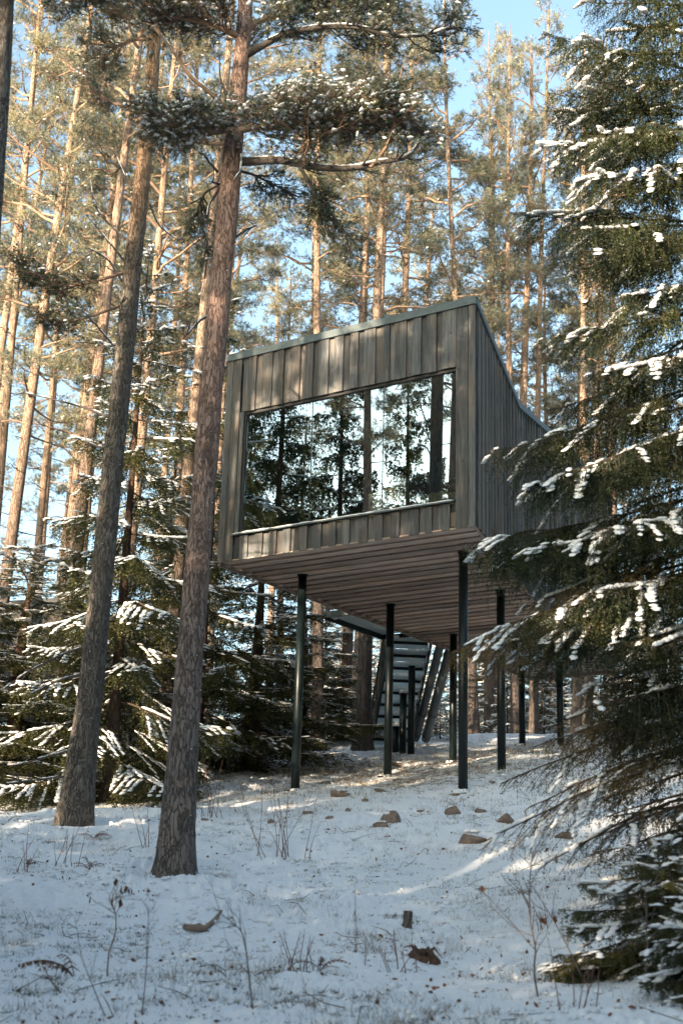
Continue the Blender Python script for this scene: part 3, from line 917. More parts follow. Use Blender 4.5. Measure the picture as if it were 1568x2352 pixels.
def bough(A, B, rg, dens=1., nl=.03, nw=.008, hang=.5, snow=.6, sag=.04, per_m=90, width=.42, hang_len=.35, r0=.025, side_n=None, tip=0.04, snow_size=1.):
    """a spruce bough from A (trunk) to B (tip). returns wood Buf, needle verts, snow (V,T)"""
    L = float(np.linalg.norm(B - A)); n = max(6, int(L * 6))
    ax = curve(np.asarray(A, float), np.asarray(B, float), sag, n, rg, .02, tip)
    wood = Buf(); wood.tube(ax, np.linspace(r0, .004, n), 5, False)
    tP, tD, tL = [], [], []
    m = side_n or max(8, int(L * 16 * dens))
    s = np.sort(rg.uniform(.12, .99, m))
    T = np.gradient(ax, axis=0); T = unit(T)
    pos = np.stack([np.interp(s, np.linspace(0, 1, n), ax[:, k]) for k in range(3)], 1)
    tan = unit(np.stack([np.interp(s, np.linspace(0, 1, n), T[:, k]) for k in range(3)], 1))
    side = unit(np.cross(tan, [0, 0, 1.]))
    sg = np.where(np.arange(m) % 2, 1, -1)[:, None]
    d = unit(tan * rg.uniform(.6, 1.1, (m, 1)) + side * sg * rg.uniform(.7, 1.1, (m, 1)) + np.array([0, 0, 1]) * rg.uniform(-.35, .02, (m, 1)))
    ln = L * width * np.minimum(1, (1 - s) * 1.9 + .14) * rg.uniform(.55, 1.05, m)
    ln = np.clip(ln, .08, .9)
    snowC, snowD, sl_, sw, sh = [], [], [], [], []
    cluster = vnoise(np.c_[s * L, np.full(m, rg.random() * 40), np.zeros(m)], .28)
    # axis tip itself
    tP.append(ax[-3:-1]); tD.append(ax[-2:] - ax[-3:-1]); tL.append(np.linalg.norm(ax[-2:] - ax[-3:-1], axis=1))
    for i in range(m):
        k = 4; q = np.linspace(0, 1, k)[:, None]
        P = pos[i] + d[i] * ln[i] * q; P[:, 2] -= (q[:, 0] ** 2) * ln[i] * rg.uniform(.1, .45)
        wood.tube(P, np.linspace(.005, .0022, k), 3, False)
        seg = P[1:] - P[:-1]
        tP.append(P[:-1]); tD.append(seg); tL.append(np.linalg.norm(seg, axis=1))
        # secondary sprays in the plane
        c = int(ln[i] * 9 * dens) + 1
        if ln[i] > .16:
            q2 = rg.uniform(.15, .95, c)
            B0 = np.stack([np.interp(q2, q[:, 0], P[:, j]) for j in range(3)], 1)
            sd = unit(np.cross(d[i], [0, 0, 1.]))
            sd = sd * np.where(rg.random(c) > .5, 1, -1)[:, None]
            dd_ = unit(d[i] * .9 + sd * .8 + np.array([0, 0, -.25]) + rg.normal(size=(c, 3)) * .15)
            tP.append(B0); tD.append(dd_); tL.append(ln[i] * rg.uniform(.2, .42, c) * (1.1 - q2 * .6))
        # hanging twigs
        c = rg.poisson(ln[i] * hang * 16 * dens)
        if c:
            q2 = rg.uniform(.05, 1, c)
            B0 = np.stack([np.interp(q2, q[:, 0], P[:, j]) for j in range(3)], 1)
            dn = unit(np.array([0, 0, -1.]) + rg.normal(size=(c, 3)) * .22 + d[i] * .15)
            hl = hang_len * rg.uniform(.3, 1.1, c) * min(1, .4 + ln[i] * 1.5)
            tP.append(B0); tD.append(dn); tL.append(hl)
        if rg.random() < (snow if nl > .04 else snow * .2 + (1.5 * snow if cluster[i] > .12 - snow * .3 else 0)):
            q2 = np.linspace(rg.uniform(.1, .45), .97, max(2, int(ln[i] / (.048 if nl < .04 else .09))))
            q2 = q2[rg.random(len(q2)) < .93]
            if len(q2):
                B0 = np.stack([np.interp(q2, q[:, 0], P[:, j]) for j in range(3)], 1); B0[:, 2] += .012 * snow_size
                snowC.append(B0 + rg.normal(size=B0.shape) * .008); snowD.append(np.repeat(d[i][None] + [0, 0, -.15], len(B0), 0)); c = len(B0)
                sl_.append(rg.uniform(.045, .075, c) * snow_size); sw.append((.024 + .016 * rg.random()) * rg.uniform(.8, 1.2, c) * snow_size); sh.append(rg.uniform(.009, .015, c) * snow_size)
    # hanging along the axis
    c = int(L * hang * 22 * dens)
    q2 = rg.uniform(.1, .98, c)
    B0 = np.stack([np.interp(q2, np.linspace(0, 1, n), ax[:, j]) for j in range(3)], 1)
    tP.append(B0); tD.append(unit(np.array([0, 0, -1.]) + rg.normal(size=(c, 3)) * .25)); tL.append(hang_len * rg.uniform(.3, 1.2, c))
    if snow > 0:
        q2 = np.arange(.25, .99, .05 / L); gate = vnoise(np.c_[q2 * L, np.full(len(q2), rg.random() * 50), q2 * 0], .35) > .5 - snow * 1.1
        q2 = q2[gate]
        B0 = np.stack([np.interp(q2, np.linspace(0, 1, n), ax[:, j]) for j in range(3)], 1); B0[:, 2] += .02 * snow_size
        snowC.append(B0); dirs = np.stack([np.interp(q2, np.linspace(0, 1, n), T[:, j]) for j in range(3)], 1); snowD.append(dirs); c = len(B0)
        sl_.append(rg.uniform(.04, .08, c) * snow_size); sw.append(rg.uniform(.022, .045, c) * snow_size); sh.append(rg.uniform(.016, .032, c) * snow_size)
    P0 = np.vstack(tP); D = np.vstack(tD); LL = np.concatenate([np.atleast_1d(a) for a in tL])
    V = needles(P0, D, LL, per_m, nl, nw, rg)
    if snowC:
        SV, ST = lumps(np.vstack(snowC), np.vstack(snowD), np.concatenate(sl_), np.concatenate(sw), np.concatenate(sh), rg)
    else:
        SV, ST = np.zeros((0, 3)), np.zeros((0, 3), int)
    return wood, V, SV, ST


def trunk_mesh(name, H, r0, mat, seed, k=14, n=40, rough=.0, flare=.35, taper=.8, bend=.15):
    z = np.concatenate([[-.4], np.linspace(0, 1.5, 6), np.linspace(1.5, H, n)[1:]])
    rg = np.random.default_rng(seed)
    ph = rg.random(4) * 6
    cx = bend * (np.sin(z / H * 5 + ph[0]) - math.sin(ph[0])) * (z / H).clip(0); cy = bend * (np.sin(z / H * 4 + ph[1]) - math.sin(ph[1])) * (z / H).clip(0)
    R = r0 * (1 - taper * (z.clip(0) / H) ** .9) * (1 + flare * np.exp(-z.clip(0) / .35))
    R[-1] = .01
    V, Q, T = tube(np.c_[cx, cy, z], R, k)
    if rough:
        nb = len(z) * k
        an = np.tile(np.arange(k) * 2 * math.pi / k, len(z)); zz = np.repeat(z, k); Rr = np.repeat(R, k)
        Pn = np.c_[np.cos(an) * r0 * 8, np.sin(an) * r0 * 8, zz * 1.7]
        d = vnoise(Pn, .45, seed % 7) * .6 + vnoise(Pn, .2, seed % 5 + 1) * .4
        d = np.where(d < 0, d * 1.6, d * .6)
        root = .25 * np.maximum(0, np.cos(an * 4 + 1)) * np.exp(-np.maximum(zz, 0) / .25)
        c = np.c_[np.repeat(cx, k), np.repeat(cy, k), zz]
        rad = V[:nb] - c
        V[:nb] = c + rad * (1 + (rough * d / np.maximum(Rr, .05) + root))[:, None]
    return mesh_np(name, V, [Q, T], mat, True), (lambda h: np.array([np.interp(h, z, cx), np.interp(h, z, cy), h])), (lambda h: float(np.interp(h, z, R)))


def tufts(P0, D, rg, k=11, nl=.12, nw=.016, tl=.12):
    """pine tufts: short shoots with long needles"""
    n = len(P0)
    return needles(P0, D, np.full(n, tl), k / tl, nl, nw, rg, .75, .75)


def pine_limb(path, rg, wood, tP, tD, r0, r1=.008, sub=7, sub_len=.9, start=.35, snow=None, up=.25, dens=1., flat=.5, droop=0.):
    """adds a limb along path; foliage shoots on its branchlets"""
    P = np.asarray(path, float); n = len(P)
    wood.tube(P, np.linspace(r0, r1, n), 6 if r0 > .03 else 4, False)
    T = unit(np.gradient(P, axis=0)); tt = np.linspace(0, 1, n)
    S = rg.uniform(start, 1, sub)
    for s in S:
        p = np.array([np.interp(s, tt, P[:, j]) for j in range(3)]); t = unit(np.array([np.interp(s, tt, T[:, j]) for j in range(3)]))
        side = unit(np.cross(t, [0, 0, 1.])) * (1 if rg.random() > .5 else -1)
        d = unit(t * rg.uniform(.3, 1) + side * rg.uniform(.3, 1.1) + np.array([0, 0, 1]) * rg.uniform(-.25, .9) * up * 2)
        L = sub_len * rg.uniform(.45, 1.1) * (1.15 - s * .55)
        q = curve(p, p + d * L, -.04, 5, rg, .12)
        wood.tube(q, np.linspace(max(.006, r1 * 1.3), .004, 5), 3, False)
        m = max(2, int(L * 9 * dens))
        for s2 in rg.uniform(.3, 1, m):
            b_ = np.array([np.interp(s2, np.linspace(0, 1, 5), q[:, j]) for j in range(3)])
            d2 = unit(d * .7 + rg.normal(size=3) * np.array([1, 1, flat]) * .9 + [0, 0, up - droop])
            l2 = rg.uniform(.12, .38)
            e = b_ + d2 * l2
            wood.tube([b_, e], [.005, .003], 3, False)
            c = rg.integers(2, 5)
            f = rg.uniform(.35, 1., c)[:, None]
            tP.append(b_ + d2 * l2 * f + rg.normal(size=(c, 3)) * .03); tD.append(unit(d2 * .8 + rg.normal(size=(c, 3)) * .5 + [0, 0, .25]))
    return


def make_pine(seed, H=26, r0=.20, c0=.5, R=2.6, n_limb=34, dead=12, k=9, nl=.10, nw=.015, snow=.012, dens=1.5):
    rg = np.random.default_rng(seed)
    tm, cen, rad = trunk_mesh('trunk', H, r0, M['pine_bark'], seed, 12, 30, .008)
    wood = Buf(); deadw = Buf(); tP, tD = [], []
    for i in range(n_limb):
        f = (i + rg.random()) / n_limb; h = H * (c0 + (1 - c0) * f ** 1.0) * .985
        a = rg.uniform(0, 2 * math.pi)
        prof = (math.sin(min(1, (1 - f) * 1.25 + .12) * math.pi * .5)) * (1 - .25 * (1 - f) * rg.random())
        L = R * prof * rg.uniform(.6, 1.15) * (.62 + .38 * min(1, f * 4))
        el = rg.uniform(-.1, .35) + f * .55
        A = cen(h); dr = np.array([math.cos(a) * math.cos(el), math.sin(a) * math.cos(el), math.sin(el)])
        P = curve(A, A + dr * L, rg.uniform(-.06, .12), 7, rg, .10)
        pine_limb(P, rg, wood, tP, tD, .014 + .012 * L, r1=.005, sub=int(3 + L * 3.2), sub_len=.45 + L * .22, start=.3, dens=dens)
    for i in range(dead):
        h = H * rg.uniform(c0 * .45, c0 * 1.05); a = rg.uniform(0, 6.28); L = rg.uniform(.3, 1.6)
        el = rg.uniform(-.25, .5); A = cen(h)
        P = curve(A, A + np.array([math.cos(a) * math.cos(el), math.sin(a) * math.cos(el), math.sin(el)]) * L, .03, 6, rg, .12)
        deadw.tube(P, np.linspace(.02, .004, 6), 4, False)
        for _ in range(int(L * 3)):
            s = rg.integers(2, 5); q = P[s] + unit(rg.normal(size=3) + dr) * rg.uniform(.1, .4)
            deadw.tube([P[s], q], [.006, .003], 3, False)
    tP = np.vstack(tP); tD = np.vstack(tD)
    V = tufts(tP, tD, rg, k, nl, nw)
    sel = rg.random(len(tP)) < snow
    SV, ST = lumps(tP[sel] + [0, 0, .03], tD[sel] * [1, 1, .3], .07, .045, .03, rg)
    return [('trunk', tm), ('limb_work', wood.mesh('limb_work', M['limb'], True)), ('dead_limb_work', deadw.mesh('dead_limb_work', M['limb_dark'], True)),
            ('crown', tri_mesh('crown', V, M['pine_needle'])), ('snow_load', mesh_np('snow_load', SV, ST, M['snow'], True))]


def make_spruce(seed, H=14, r0=.14, R=2.2, n=84, z_low=.06, dens=.9, nl=.045, nw=.018, per_m=42, hang=.8, snow=.6, hang_len=.3, pw=.85, snow_size=1.3, sagmul=1.):
    rg = np.random.default_rng(seed)
    tm, cen, rad = trunk_mesh('trunk', H, r0, M['spruce_bark'], seed, 10, 24, .0, .2, .93, .05)
    wood = Buf(); VV = []; SV = []; ST = []; ns = 0
    for i in range(n):
        f = (i + rg.random()) / n
        h = H * (z_low + (1 - z_low) * f) * .99
        L = R * (1 - f) ** pw * rg.uniform(.75, 1.12) + .12
        a = i * 2.39996 + rg.uniform(-.4, .4)
        dz = L * (rg.uniform(-.5, -.15) * (1 - f) ** .5 * sagmul + .55 * f ** 2)
        A = cen(h); B = A + np.array([math.cos(a) * L, math.sin(a) * L, dz])
        w, V, sv_, st_ = bough(A, B, rg, dens, nl, nw, hang, snow, sag=rg.uniform(-.06, .03), per_m=per_m, r0=.005 + .009 * L, hang_len=hang_len * min(1, .4 + L * .4), tip=.07, snow_size=snow_size)
        for a_ in w.V: pass
        V4 = np.vstack(w.V); wood.V.append(V4)
        wood.F[4].append(np.vstack(w.F[4]) + wood.n); wood.n += len(V4)
        VV.append(V); SV.append(sv_); ST.append(st_ + ns); ns += len(sv_)
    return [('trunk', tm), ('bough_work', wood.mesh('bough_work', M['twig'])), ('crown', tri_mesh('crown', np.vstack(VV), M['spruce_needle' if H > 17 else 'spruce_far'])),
            ('snow_load', mesh_np('snow_load', np.vstack(SV), np.vstack(ST), M['snow'], True))]


def plant(kind, parts, base, up, scale, rz, label, cat, group=None):
    """a new tree that shares its part meshes with the others of its make"""
    o = bpy.data.objects.new(kind, None); COL.objects.link(o); o.empty_display_size = .3
    q = Vector((0, 0, 1)).rotation_difference(Vector([float(v) for v in up]))
    o.rotation_mode = 'QUATERNION'; o.rotation_quaternion = q @ Matrix.Rotation(rz, 3, 'Z').to_quaternion()
    o.location = [float(v) for v in base]; o.scale = scale
    for nm, me in parts:
        if len(me.polygons) == 0: continue
        c = bpy.data.objects.new(nm, me); COL.objects.link(c); c.parent = o
        if nm in ('limb_work', 'dead_limb_work', 'bough_work', 'crown', 'snow_load'): c['kind'] = 'stuff'
    return tag(o, label, cat, group)


def trunk_fit(x0, y0, x1, y1, Y):
    """trunk axis through two pixels at depth Y, carried down to the ground"""
    A = at(x0, y0, Y); B = at(x1, y1, Y); d = unit(B - A)
    p = A.copy()
    for _ in range(6):
        p = p - d * ((p[2] - gz1(p[0], p[1])) / d[2])
    return p, d


import time
T0 = time.time(); LOD[0] = COARSE
PINES = [make_pine(101), make_pine(102, R=2.9, c0=.46, n_limb=28), make_pine(103, R=2.3, c0=.52, n_limb=38), make_pine(104, R=2.6, c0=.5, dead=16), make_pine(105, R=2.9, c0=.33, n_limb=50, dead=10)]
SPR = [make_spruce(201, n=70, hang=1.15, hang_len=.55, nw=.026, per_m=28, snow=.6, sagmul=1.6, snow_size=1.6, pw=.6), make_spruce(202, R=1.9, n=66, hang=1.15, hang_len=.5, nw=.026, per_m=28, snow=.45, sagmul=1.5, snow_size=1.5, pw=.65), make_spruce(203, H=6, r0=.06, R=1.5, n=42, z_low=.03, dens=.8, snow=.7, hang=.5, hang_len=.2),
       make_spruce(204, H=19, r0=.2, R=3.0, n=84, dens=.6, snow=.22, hang=1.5, hang_len=.8, nl=.09, nw=.055, per_m=16, snow_size=1.6)]
print('protos', time.time() - T0)

LOD[0] = FINE
# pines that rise behind the cabin, one by one (pixels low, high, width of trunk at low px, distance)
BG = [
    (729, 1740, 737, 440, 22, 36, 0, 'slim pine trunk beside the left stilt with snow plastered down its right edge'),
    (788, 1738, 812, 1100, 24, 38, 1, 'grey barked pine left of the pair standing before the stair'),
    (832, 1730, 850, 1100, 38, 35.5, 2, 'stoutest dark trunk directly left of the entrance stair'),
    (819, 745, 831, 380, 16, 46, 0, 'straight pine rising left of the bright trunk above the roof'),
    (862, 735, 884, 200, 22, 42, 1, 'brightest sunlit pine trunk above the middle of the roof'),
    (917, 720, 934, 300, 16, 44, 2, 'pine trunk right of the brightest one above the roof'),
    (992, 700, 999, 550, 9, 62, 0, 'thinnest far pine above the roof'),
    (1117, 735, 1109, 280, 14, 50, 3, 'forked limbed pine just right of the roof peak'),
    (1197, 920, 1204, 250, 17, 46, 1, 'tall pine with a full top right of the cabin roof'),
    (1327, 920, 1331, 320, 14, 50, 2, 'pine standing between the sloping roof and the dark spruce'),
    (1425, 600, 1429, 400, 14, 52, 0, 'pine half covered by the upper boughs of the dark spruce'),
    (733, 768, 737, 440, 12, 50, 3, 'slender pine above the left part of the roof'),
    (530, 700, 545, 570, 10, 56, 0, 'thin pine showing between the big red trunk and the roof'),
    (1089, 1701, 1084, 1566, 26, 42, 1, 'dark trunk seen under the floor just right of the front stilt'),
    (1121, 1700, 1120, 1560, 15, 48, 2, 'sunlit orange trunk seen under the floor between two stilts'),
    (1183, 1700, 1182, 1560, 14, 44, 0, 'reddish trunk close left of the far back stilt'),
    (1224, 1695, 1226, 1560, 15, 46, 3, 'orange trunk under the floor right of the far back stilt'),
    (1322, 1700, 1325, 1560, 17, 42, 1, 'left trunk of the pair beyond the spruce skirts'),
    (1347, 1700, 1352, 1560, 18, 43, 2, 'right trunk of the pair beyond the spruce skirts'),
    (150, 1500, 290, 330, 28, 27, 1, 'leaning orange pine behind the grey barked tree'),
    (405, 1347, 465, 700, 30, 29, 3, 'pinkish pine leaning behind the big red trunk'),
    (94, 1196, 127, 840, 12, 44, 0, 'thin lit pine low behind the snowy spruce boughs at left'),
    (5, 750, 50, 350, 16, 40, 1, 'sunlit pine at the left edge of the picture'),
    (34, 784, 85, 475, 14, 46, 2, 'slimmer sunlit pine next to the one at the left edge'),
    (8, 1046, 34, 784, 17, 36, 2, 'low lit trunk crossing the left edge below the bright sky'),
    (215, 1046, 297, 220, 18, 38, 0, 'orange upper trunk beside the dead boughs of the grey barked tree'),
]
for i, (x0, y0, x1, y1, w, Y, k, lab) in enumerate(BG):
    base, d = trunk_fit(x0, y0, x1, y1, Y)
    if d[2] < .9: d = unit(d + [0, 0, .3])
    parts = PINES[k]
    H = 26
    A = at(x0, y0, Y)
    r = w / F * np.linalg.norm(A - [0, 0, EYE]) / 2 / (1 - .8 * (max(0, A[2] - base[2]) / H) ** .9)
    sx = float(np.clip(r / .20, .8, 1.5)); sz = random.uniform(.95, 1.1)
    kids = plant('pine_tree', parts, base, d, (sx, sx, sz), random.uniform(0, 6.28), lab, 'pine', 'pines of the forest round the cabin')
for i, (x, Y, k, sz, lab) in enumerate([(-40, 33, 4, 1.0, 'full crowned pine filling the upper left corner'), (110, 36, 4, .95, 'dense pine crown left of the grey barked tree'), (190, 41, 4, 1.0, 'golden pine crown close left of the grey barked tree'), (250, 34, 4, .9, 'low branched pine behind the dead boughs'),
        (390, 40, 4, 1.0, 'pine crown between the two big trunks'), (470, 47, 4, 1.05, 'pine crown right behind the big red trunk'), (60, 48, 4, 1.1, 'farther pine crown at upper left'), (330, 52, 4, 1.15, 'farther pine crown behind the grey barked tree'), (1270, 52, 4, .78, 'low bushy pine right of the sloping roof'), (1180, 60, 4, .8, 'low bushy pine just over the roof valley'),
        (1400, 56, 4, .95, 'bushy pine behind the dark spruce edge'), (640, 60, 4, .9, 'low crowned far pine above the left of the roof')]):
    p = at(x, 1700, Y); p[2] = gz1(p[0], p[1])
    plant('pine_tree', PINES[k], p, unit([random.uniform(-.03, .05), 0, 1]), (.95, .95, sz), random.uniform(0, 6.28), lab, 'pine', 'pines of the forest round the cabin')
# far row of pines, nothing tells them apart
FAR = [(x, random.uniform(56, 95)) for x in (-190, -120, -60, 20, 90, 150, 210, 260, 330, 390, 450, 520, 600, 650, 690, 780, 840, 900, 960, 1040, 1080, 1150, 1170, 1240, 1270, 1300, 1350, 1390, 1430, 1480, 1540, 1600, 1660)]
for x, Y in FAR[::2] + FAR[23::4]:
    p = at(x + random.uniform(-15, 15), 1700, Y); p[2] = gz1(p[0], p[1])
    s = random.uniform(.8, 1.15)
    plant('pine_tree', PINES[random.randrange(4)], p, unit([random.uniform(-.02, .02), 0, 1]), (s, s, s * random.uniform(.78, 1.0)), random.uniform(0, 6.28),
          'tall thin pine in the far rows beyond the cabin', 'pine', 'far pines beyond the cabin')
# spruces
SP = [
    (255, 24.8, 560, 2.05, 0, 'snowy yellow green spruce spreading behind the grey barked tree'),
    (445, 29.5, 630, 2.3, 1, 'dark pointed spruce between the two big trunks'),
    (575, 31.5, 1150, 3.0, 1, 'drooping dark spruce under the left end of the cabin'),
    (30, 26.5, 1250, 3.4, 0, 'low dark spruce in front of the hidden cabin at far left'),
    (690, 38, 1330, 2.4, 0, 'snow laden spruce behind the left front stilt'),
    (360, 34, 1000, 2.9, 1, 'spruce filling the gap behind the big red trunk'),
]
for (x, Y, ytop, R, k, lab) in SP:
    p = at(x, 1750, Y); p[2] = gz1(p[0], p[1]); t = at(x, ytop, Y)
    H = t[2] - p[2]; H0 = 14
    s = R / (2.2 if k == 0 else 1.9)
    plant('spruce_tree', SPR[k], p, (0, 0, 1), (s, s, H / H0), random.uniform(0, 6.28), lab, 'spruce', 'spruces of the middle ground')
small = [(640, 36, 1500, 'snowy young spruce left of the left front stilt at its mid height'), (700, 42, 1560, 'small snowy spruce just behind the left front stilt'), (770, 44, 1480, 'young spruce between the slim snow edged pine and its grey neighbour'),
         (860, 46, 1480, 'young spruce glimpsed between the stoutest trunk and the stair'), (1000, 40, 1480, 'young snowy spruce right of the stair ducts'), (1010, 37, 1610, 'lowest bushy spruce clump at the right foot of the stair'),
         (1060, 48, 1420, 'young spruce behind the right front stilt'), (1140, 50, 1430, 'spruce behind the third stilt under the floor'), (1165, 46, 1530, 'small spruce right of the third stilt'), (1250, 47, 1450, 'snowy spruce between the far back stilt and the last stilt'),
         (1290, 44, 1540, 'small snowy spruce beside the last stilt'), (1380, 48, 1440, 'young spruce right of the trunk pair beyond the bare twigs'), (1420, 43, 1560, 'low spruce seen through the bare twigs at right'), (1470, 47, 1430, 'taller young spruce seen through the bare twigs at right'),
         (1530, 44, 1500, 'young spruce on the crest near the right border'), (480, 36, 1500, 'young spruce on the crest right of the big red trunk'), (200, 33, 1560, 'young spruce close behind the grey barked tree'), (110, 31, 1640, 'low snowy spruce under the hidden cabin'),
         (320, 38, 1480, 'young spruce between the grey and the red trunk'), (30, 36, 1600, 'young spruce on the crest at the left border'), (960, 52, 1400, 'farther spruce behind the stair'), (1200, 56, 1380, 'far spruce behind the orange trunk under the floor'),
         (1330, 56, 1380, 'far spruce behind the trunk pair'), (820, 55, 1400, 'far spruce behind the stoutest trunk'), (560, 44, 1400, 'young spruce under the left corner of the cabin')]
for (x, Y, ytop, lab) in small:
    p = at(x, 1750, Y); p[2] = gz1(p[0], p[1]); t = at(x, ytop, Y)
    H = max(1.2, t[2] - p[2]); s = H / 6
    plant('young_spruce', SPR[2], p, (0, 0, 1), (s * 1.1 + .12, s * 1.1 + .12, s), random.uniform(0, 6.28), lab, 'spruce', 'young snowy spruces on the crest')

# dark spruces closing the view low beyond the crest
for i, (x, Y, ytop, lab) in enumerate([(60, 50, 1330, 'far spruce beyond the crest at the left border'), (170, 56, 1300, 'far spruce beyond the crest behind the hidden cabin'), (300, 50, 1350, 'far spruce beyond the crest between the two big trunks'),
        (640, 56, 1400, 'far spruce beyond the crest left of the left front stilt'), (740, 52, 1400, 'far spruce beyond the crest behind the snow edged pine'), (800, 60, 1400, 'far spruce beyond the crest behind the grey pair'), (880, 54, 1420, 'dark spruce directly behind the entrance stair'),
        (950, 60, 1400, 'dark spruce behind the stair ducts'), (1035, 54, 1420, 'far spruce between the back left stilt and the right front stilt'), (1110, 60, 1400, 'far spruce beyond the third stilt'), (1160, 52, 1440, 'far dark spruce left of the far back stilt'),
        (1240, 60, 1400, 'far dark spruce right of the far back stilt'), (1300, 54, 1400, 'far dark spruce at the last stilt'), (1400, 58, 1330, 'far dark spruce behind the bare spruce twigs'), (1480, 54, 1330, 'far dark spruce right of the bare twigs'), (1550, 60, 1330, 'far dark spruce at the right border')]):
    p = at(x, 1750, Y); p[2] = gz1(p[0], p[1]); t = at(x, ytop, Y); H = t[2] - p[2]
    plant('spruce_tree', SPR[i % 2], p, (0, 0, 1), (1.05, 1.05, H / 14), random.uniform(0, 6.28), lab, 'spruce', 'far spruces beyond the crest')
# trees behind and left of the camera: mirrored in the window, and they shade the slope
nface = -bv


def mirror_pos(x, s):
    r = ray(x, 1040); A = c2w(0, .1) - [0, 0, 0]
    t = (A @ bv) / (r @ bv); P = r * t
    R = r - 2 * (r @ bv) * bv; R[2] = 0; R = unit(R)
    return P + R * s


for (x, s, kind, k, sc, hz) in ((640, 13, 's', 3, 1.0, 1.0), (785, 17, 's', 3, 1.0, 1.05), (858, 11.5, 'p', 2, 1.0, .85), (1028, 9.5, 'p', 0, 1.25, .85), (940, 20, 's', 3, 1.0, 1.05),
                            (575, 21, 's', 3, 1.0, 1.0), (1005, 27, 's', 3, 1.0, .95), (700, 34, 'p', 0, 1, .85), (540, 36, 's', 3, 1, .95), (880, 42, 'p', 2, 1, .8), (820, 25, 's', 3, .9, .85), (660, 28, 's', 3, 1, .8), (730, 44, 's', 3, 1.1, .9), (950, 46, 's', 3, 1.1, .9), (600, 48, 's', 3, 1.1, .85)):
    p = mirror_pos(x, s); p[2] = gz1(p[0], p[1])
    if kind == 's':
        plant('spruce_tree', SPR[k], p, (0, 0, 1), (sc, sc, hz), random.uniform(0, 6), 'tall spruce out of the picture, mirrored dark in the window', 'spruce', 'trees mirrored in the window')
    else:
        plant('pine_tree', PINES[k], p, (0, 0, 1), (sc, sc, hz), random.uniform(0, 6), 'pine out of the picture, its trunk mirrored in the window', 'pine', 'trees mirrored in the window')
rs = random.Random(4)
for (q, lat, sc) in ((13, -2.4, 1.15), (15.5, 1.9, 1.1), (21, -.6, 1.3), (24, 3.2, 1.3), (26, -3.6, 1.3), (31, .9, 1.4), (17, 5.2, 1.2), (29, 6, 1.3)):  # unseen pines added across the sun's path to dapple the cabin front
    x = q * -math.sin(SUN_AZ - math.pi) + lat * math.cos(SUN_AZ - math.pi); y = 24 - q * math.cos(SUN_AZ - math.pi) - lat * math.sin(SUN_AZ - math.pi)
    plant('pine_tree', PINES[rs.randrange(4)], (x, y, gz1(x, y)), (0, 0, 1), (sc, sc, 1), rs.uniform(0, 6), 'tall unseen pine added left of the camera to dapple the cabin front', 'pine', 'trees behind the camera')
sh = 0
for gx in range(-58, 20, 6):
    for gy in range(-62, 14, 6):
        x = gx + rs.uniform(-2, 2); y = gy + rs.uniform(-2, 2)
        if math.hypot(x, y) < 6 or (x > -7 and y > -5): continue
        if rs.random() < .15: continue
        dx_, dy_ = x - 0, y - 25; az_ = math.degrees(math.atan2(dx_, dy_)) % 360
        if 226 < az_ < 262: continue
        z = gz1(x, y)
        if rs.random() < .8:
            plant('spruce_tree', SPR[3], (x, y, z), (0, 0, 1), (1.35, 1.35, rs.uniform(.8, 1.15)), rs.uniform(0, 6), 'spruce of the forest behind the camera that shades the slope', 'spruce', 'trees behind the camera')
        else:
            plant('pine_tree', PINES[rs.randrange(4)], (x, y, z), (0, 0, 1), (1, 1, rs.uniform(.75, .95)), rs.uniform(0, 6), 'pine of the forest behind the camera that shades the slope', 'pine', 'trees behind the camera')
for i in range(44):
    side_ = 1 if i % 3 else -1
    y = rs.uniform(-2, 46); x = side_ * (abs(y) * .30 + 5.2 + rs.uniform(0, 15))
    if side_ < 0 and y < 26: continue
    plant('spruce_tree', SPR[3], (x, y, gz1(x, y)), (0, 0, 1), (1.15, 1.15, rs.uniform(.8, 1.2)), rs.uniform(0, 6), 'spruce standing beside the clearing just out of the picture', 'spruce', 'spruces beside the clearing')
print('forest', time.time() - T0)

# ------------------------------------------------------------------ the near trees, built for their places
def near_trunk(px, wpx, Y, mat, seed, k=44, rough=.014, step=.05):
    P = np.array([at(x, y, Y) for x, y in px]); R = np.array(wpx) / F * np.linalg.norm(P - [0, 0, EYE], axis=1) / 2
    base = P[0].copy(); base[2] = gz1(base[0], base[1]); P[0] = base - [0, 0, .25]
    s = np.concatenate([[0], np.cumsum(np.linalg.norm(np.diff(P, axis=0), axis=1))])
    n = int(s[-1] / step); q = np.linspace(0, s[-1], n)
    # smooth the axis
    c = np.stack([np.interp(q, s, P[:, j]) for j in range(3)], 1); r = np.interp(q, s, R)
    ker = np.ones(41) / 41
    for j in range(3):
        e = np.pad(c[:, j], 20, mode='reflect', reflect_type='odd'); c[:, j] = np.convolve(e, ker, 'valid')
    r = np.convolve(np.pad(r, 10, mode='edge'), np.ones(21) / 21, 'valid')
    V, Q, T = tube(c, r, k); nb = n * k
    an = np.tile(np.arange(k) * 2 * math.pi / k, n); zz = np.repeat(q, k)
    fade = np.clip(1.1 - zz / 9, .25, 1)
    Pn = np.c_[np.cos(an) * 1.3, np.sin(an) * 1.3, zz * 1.1]
    d = -np.abs(vnoise(Pn, .17, seed)) * 1.2 - np.abs(vnoise(Pn, .08, seed + 1)) * .6 + .5
    d2 = vnoise(Pn, .9, seed + 2)
    root = .30 * np.maximum(0, np.cos(an * 5 + seed)) * np.exp(-np.maximum(zz - .2, 0) / .22) + .12 * np.exp(-np.maximum(zz - .2, 0) / .3)
    cc = np.repeat(c, k, axis=0); rr = np.repeat(r, k)
    V[:nb] = cc + (V[:nb] - cc) * (1 + (rough * d * fade + .012 * d2) / rr + root)[:, None]
    return base, mesh_np('trunk', V - base if False else np.vstack([V]) - base, [Q, T], mat, True), c, r


